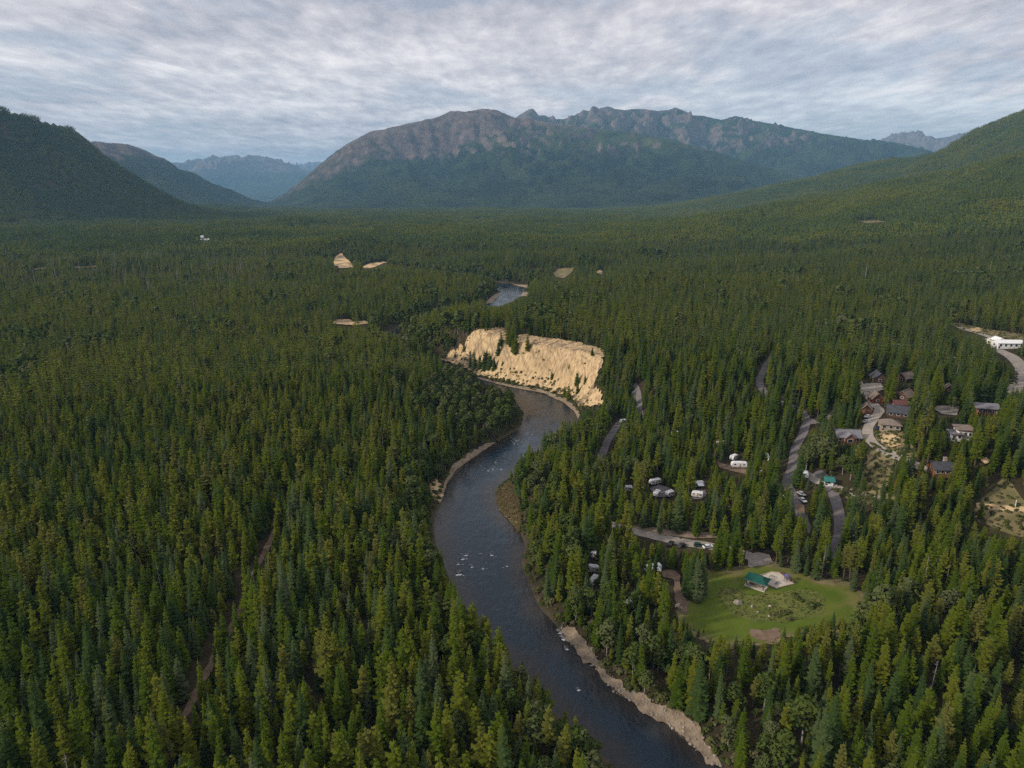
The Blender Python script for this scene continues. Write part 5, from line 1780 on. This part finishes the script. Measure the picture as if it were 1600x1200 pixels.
# --- the far woods, plot by plot, on the valley floor and the hillsides
def far_woods():
    cell = 31.0
    Rm = 6300.0
    xs, ys = np.arange(-Rm * 0.72, Rm * 0.72, cell), np.arange(900, Rm, cell)
    X, Y = np.meshgrid(xs, ys)
    X, Y = X.ravel(), Y.ravel()
    D = np.hypot(X, Y)
    ok = (np.abs(X) < Y * 0.84) & (D < Rm) & (D > 1735)
    X, Y = X[ok] + rng.uniform(-7, 7, ok.sum()), Y[ok] + rng.uniform(-7, 7, ok.sum())
    D = np.hypot(X, Y)
    Z = height(X, Y)
    u, v, zc = project(X, Y, Z)
    bad = blocked(X, Y, Z - 2, np.full(len(X), 18.0), np.full(len(X), 15.0))
    rd = river_d(X, Y)
    dens = fbm(X / 120, Y / 120, 3, 310)
    k = ~bad & (rd > 16) & (u > -120) & (u < 1720) & (dens < 0.5)
    X, Y, Z, D = X[k], Y[k], Z[k], D[k]
    e = 12.0
    gx_ = (height(X + e, Y) - height(X - e, Y)) / (2 * e)
    gy_ = (height(X, Y + e) - height(X, Y - e)) / (2 * e)
    # hidden slopes behind the ridges need no trees
    face = (-gx_ * (0 - X) - gy_ * (0 - Y)) / D + (CAM_Z - Z) / D
    k = face > -0.12
    X, Y, Z, D, gx_, gy_ = X[k], Y[k], Z[k], D[k], gx_[k], gy_[k]
    n = len(X)
    rz = rng.integers(0, 4, n) * (math.pi / 2) + rng.uniform(-0.3, 0.3, n)
    # tilt each plot with the slope: rotation about x then y, heading first
    rot = np.zeros((n, 3))
    from mathutils import Matrix
    for i in range(n):
        nz = Vector((-gx_[i], -gy_[i], 1)).normalized()
        q = Vector((0, 0, 1)).rotation_difference(nz).to_matrix() @ Matrix.Rotation(rz[i], 3, 'Z')
        rot[i] = q.to_euler()
    s = rng.uniform(0.85, 1.1, n)
    sh = s * rng.uniform(0.75, 1.05, n) * (1 + 0.28 * fbm(X / 260, Y / 260, 3, 320))
    src = [far_patch(700 + i, 34.0, 36, ('spruce', 'mixed', 'mixed', 'larch')[i // 2]) for i in range(8)]
    st = np.clip(((fbm(X / 420, Y / 420, 3, 330) * 1.3 + 0.36) * 4 + rng.normal(0, 0.55, n)).astype(int), 0, 3)
    scatter('distant_forest', np.column_stack([X, Y, Z]), rot, np.column_stack([s, s, sh]), st * 2 + rng.integers(0, 2, n), src, 'far-off forest on the valley floor and the hillsides', 'forest')
    print('far plots', n, 'trees', len(TX))


far_woods()


# --- shrubs on the mound, river bank and clearings; rough grass
def shrub_mesh(seed, mt='bushleaf', n=60):
    r_ = random.Random(seed)
    c = TM()
    for k in range(n):
        th, ph = r_.uniform(0, 6.283), math.acos(r_.uniform(0, 1))
        q = r_.uniform(0.6, 1.1)
        p = Vector((q * math.sin(ph) * math.cos(th), q * math.sin(ph) * math.sin(th), q * math.cos(ph) * 0.9 + 0.1))
        qn = (p + Vector((r_.uniform(-.5, .5), r_.uniform(-.5, .5), r_.uniform(0, .6)))).to_track_quat('Z', 'Y')
        s = r_.uniform(0.2, 0.38)
        c.tri([tuple(p + qn @ Vector((s * math.cos(i * 1.571), s * math.sin(i * 1.571), r_.uniform(-.1, .1)))) for i in range(4)], [(0, 1, 2), (0, 2, 3)], r_.uniform(-0.15, 0.15))
    return tm_mesh('shrub', [(c, M[mt])])


SHR = [shrub_mesh(5 + i) for i in range(5)]


def tuft_mesh(seed, mt='bushleaf'):
    r_ = random.Random(seed)
    c = TM()
    for k in range(14):
        a, ln = r_.uniform(0, 6.28), r_.uniform(0.5, 1.0)
        b = (r_.uniform(-.35, .35), r_.uniform(-.35, .35))
        o = (math.cos(a) * 0.35, math.sin(a) * 0.35)
        c.tri([(b[0] - o[1] * 0.2, b[1] + o[0] * 0.2, 0), (b[0] + o[1] * 0.2, b[1] - o[0] * 0.2, 0), (b[0] + o[0], b[1] + o[1], ln)], [(0, 1, 2)], r_.uniform(-0.2, 0.2))
    return tm_mesh('tuft', [(c, M[mt])])


for i, (u, v, s) in enumerate([(1241, 932, 1.3), (1246, 936, 1.2), (1252, 940, 1.0), (1262, 944, 1.2), (1270, 947, 1.4), (1268, 951, 1.2), (1277, 946, 1.0), (1240, 929, 0.9), (1218, 958, 1.2), (1225, 960, 1.3), (1231, 958, 1.1), (1210, 961, 1.1), (1216, 964, 0.9), (1234, 969, 1.2)]):
    g = ground([(u, v)])[0]
    o = mobj('shrub', SHR[i % 5], None, (g[0], g[1], g[2] + 0.3), (0, 0, i), (s, s, s * 0.8))
    tag(o, 'low dark shrub on the planted mound behind the lawn' if i < 8 else 'leafy shrub on the near flank of the planted mound', 'shrub', 'shrubs up on the mound' if i < 8 else 'shrubs on the mound flank')
for i, (u, v, s) in enumerate([(840, 604, 2.0), (849, 607, 1.8), (861, 610, 1.9), (810, 599, 1.6), (818, 600, 1.6), (795, 596, 2.4), (787, 594, 2.2), (801, 598, 2.0), (873, 611, 2.6), (880, 613, 2.4), (707, 566, 2.4), (718, 572, 2.4)]):
    g = ground([(u, v)])[0]
    o = mobj('shrub', SHR[i % 5], None, (g[0], g[1], g[2] + 0.2), (0, 0, i), (s, s, s * 1.1))
    tag(o, 'dark green shrub on the beach under the sand bluff', 'shrub', 'shrubs under the bluff')


def tufts(name, P, n, smin, smax, label, src, zoff=0.3):
    lo, hi = P.min(0), P.max(0)
    q = rng.uniform(lo, hi, (n * 3, 2))
    q = q[in_poly(q[:, 0], q[:, 1], P)][:n]
    z = height(q[:, 0], q[:, 1]) + zoff
    s = rng.uniform(smin, smax, len(q))
    scatter(name, np.column_stack([q, z]), np.column_stack([0 * z, 0 * z, rng.uniform(0, 6.28, len(q))]), np.column_stack([s, s, s]), rng.integers(0, len(src), len(q)), src, label, 'vegetation')


TUF = [tuft_mesh(i) for i in range(4)]
tufts('tall_grass', PM, 600, 0.3, 0.65, 'tall unmown grass and herbs on the planted mound', TUF)
tufts('reeds', ground(G2)[:, :2], 1500, 0.7, 1.3, 'tan reeds and willow scrub on the bar beside the river', [tuft_mesh(i + 20, 'reedleaf') for i in range(4)])
for k, g in enumerate(DRY):
    Pk = ground(g)[:, :2]
    tufts('scrub', Pk, 130, 0.4, 1.1, ['low scrub on the dry slope under the gravel road', 'low scrub on the bare hillside with the track', 'low scrub round the sandy patch beside the road', 'low scrub inside the curve of the wide road', 'low scrub along the far gravel road', 'low scrub along the gravel lane'][k], SHR, 0.1)
# bank scrub along the water
def bank_scrub():
    q = rng.uniform((-160, 120), (330, 620), (60000, 2))
    d = river_d(q[:, 0], q[:, 1])
    q = q[(d > 1.2) & (d < 11)]
    z = height(q[:, 0], q[:, 1])
    for G in (G1, G2, G3, G4):
        Pg = ground(G)[:, :2]
        k = ~in_poly(q[:, 0], q[:, 1], Pg)
        q, z = q[k], z[k]
    k = rng.random(len(q)) < 0.85
    q, z = q[k], z[k]
    s = rng.uniform(0.5, 1.7, len(q))
    scatter('bank_scrub', np.column_stack([q, z]), np.column_stack([0 * z, 0 * z, rng.uniform(0, 6.28, len(q))]), np.column_stack([s, s, s]), rng.integers(0, 5, len(q)), SHR, 'willow scrub lining both banks of the river', 'vegetation')


bank_scrub()


def bluff_fringe():
    P_ = ground(BL)[:, :2]
    lo_, hi_ = P_.min(0) - 6, P_.max(0) + 6
    q_ = rng.uniform(lo_, hi_, (30000, 2))
    d_ = poly_sd(q_[:, 0], q_[:, 1], P_)
    k_ = ((d_ > -2.5) & (d_ < 3.5) & (rng.random(len(q_)) < 0.16)) | ((d_ < -3) & (rng.random(len(q_)) < 0.010))
    q_ = q_[k_]
    z_ = height(q_[:, 0], q_[:, 1]) + 0.8
    s_ = rng.uniform(0.35, 1.2, len(q_))
    scatter('bluff_scrub', np.column_stack([q_, z_]), np.column_stack([0 * z_, 0 * z_, rng.uniform(0, 6.28, len(q_))]), np.column_stack([s_, s_, s_ * 0.9]), rng.integers(0, 5, len(q_)), SHR, 'low scrub and turf fringing the rim of the sand bluff', 'vegetation')
    k_ = rng.uniform(lo_, hi_, (3000, 2))
    k_ = k_[in_poly(k_[:, 0], k_[:, 1], P_)]
    hz = height(k_[:, 0], k_[:, 1])
    k_, hz = k_[hz < 14], hz[hz < 14]
    s_ = 0.15 + 0.6 * rng.random(len(k_)) ** 3
    scatter('slump_debris', np.column_stack([k_, hz + 1.3]), np.column_stack([0 * hz, 0 * hz, rng.uniform(0, 6.28, len(k_))]), np.column_stack([s_, s_, s_]), rng.integers(0, 4, len(k_)), BOUL, 'pale slumped debris strewn along the foot of the sand bluff', 'stones')


bluff_fringe()


# ------------------------------------------------------------------ haze
def haze():
    m_ = bpy.data.materials.new('haze')
    m_.use_nodes = True
    nt = m_.node_tree
    nt.nodes.clear()
    out = nt.nodes.new('ShaderNodeOutputMaterial')
    v = nt.nodes.new('ShaderNodeVolumePrincipled')
    v.inputs['Color'].default_value = (0.34, 0.66, 1.0, 1)
    v.inputs['Density'].default_value = HAZE_D
    v.inputs['Anisotropy'].default_value = 0.0
    nt.links.new(v.outputs[0], out.inputs['Volume'])
    S, zt_ = 36500.0, 1900.0
    b = MB().box((0, 0, (zt_ - 80) / 2), (2 * S, 2 * S, zt_ + 80))
    o = b.build('haze', m_)
    tag(o, 'thin bluish haze filling the valley air', 'haze', kind='stuff')


HAZE_D = 4.2e-5
haze()
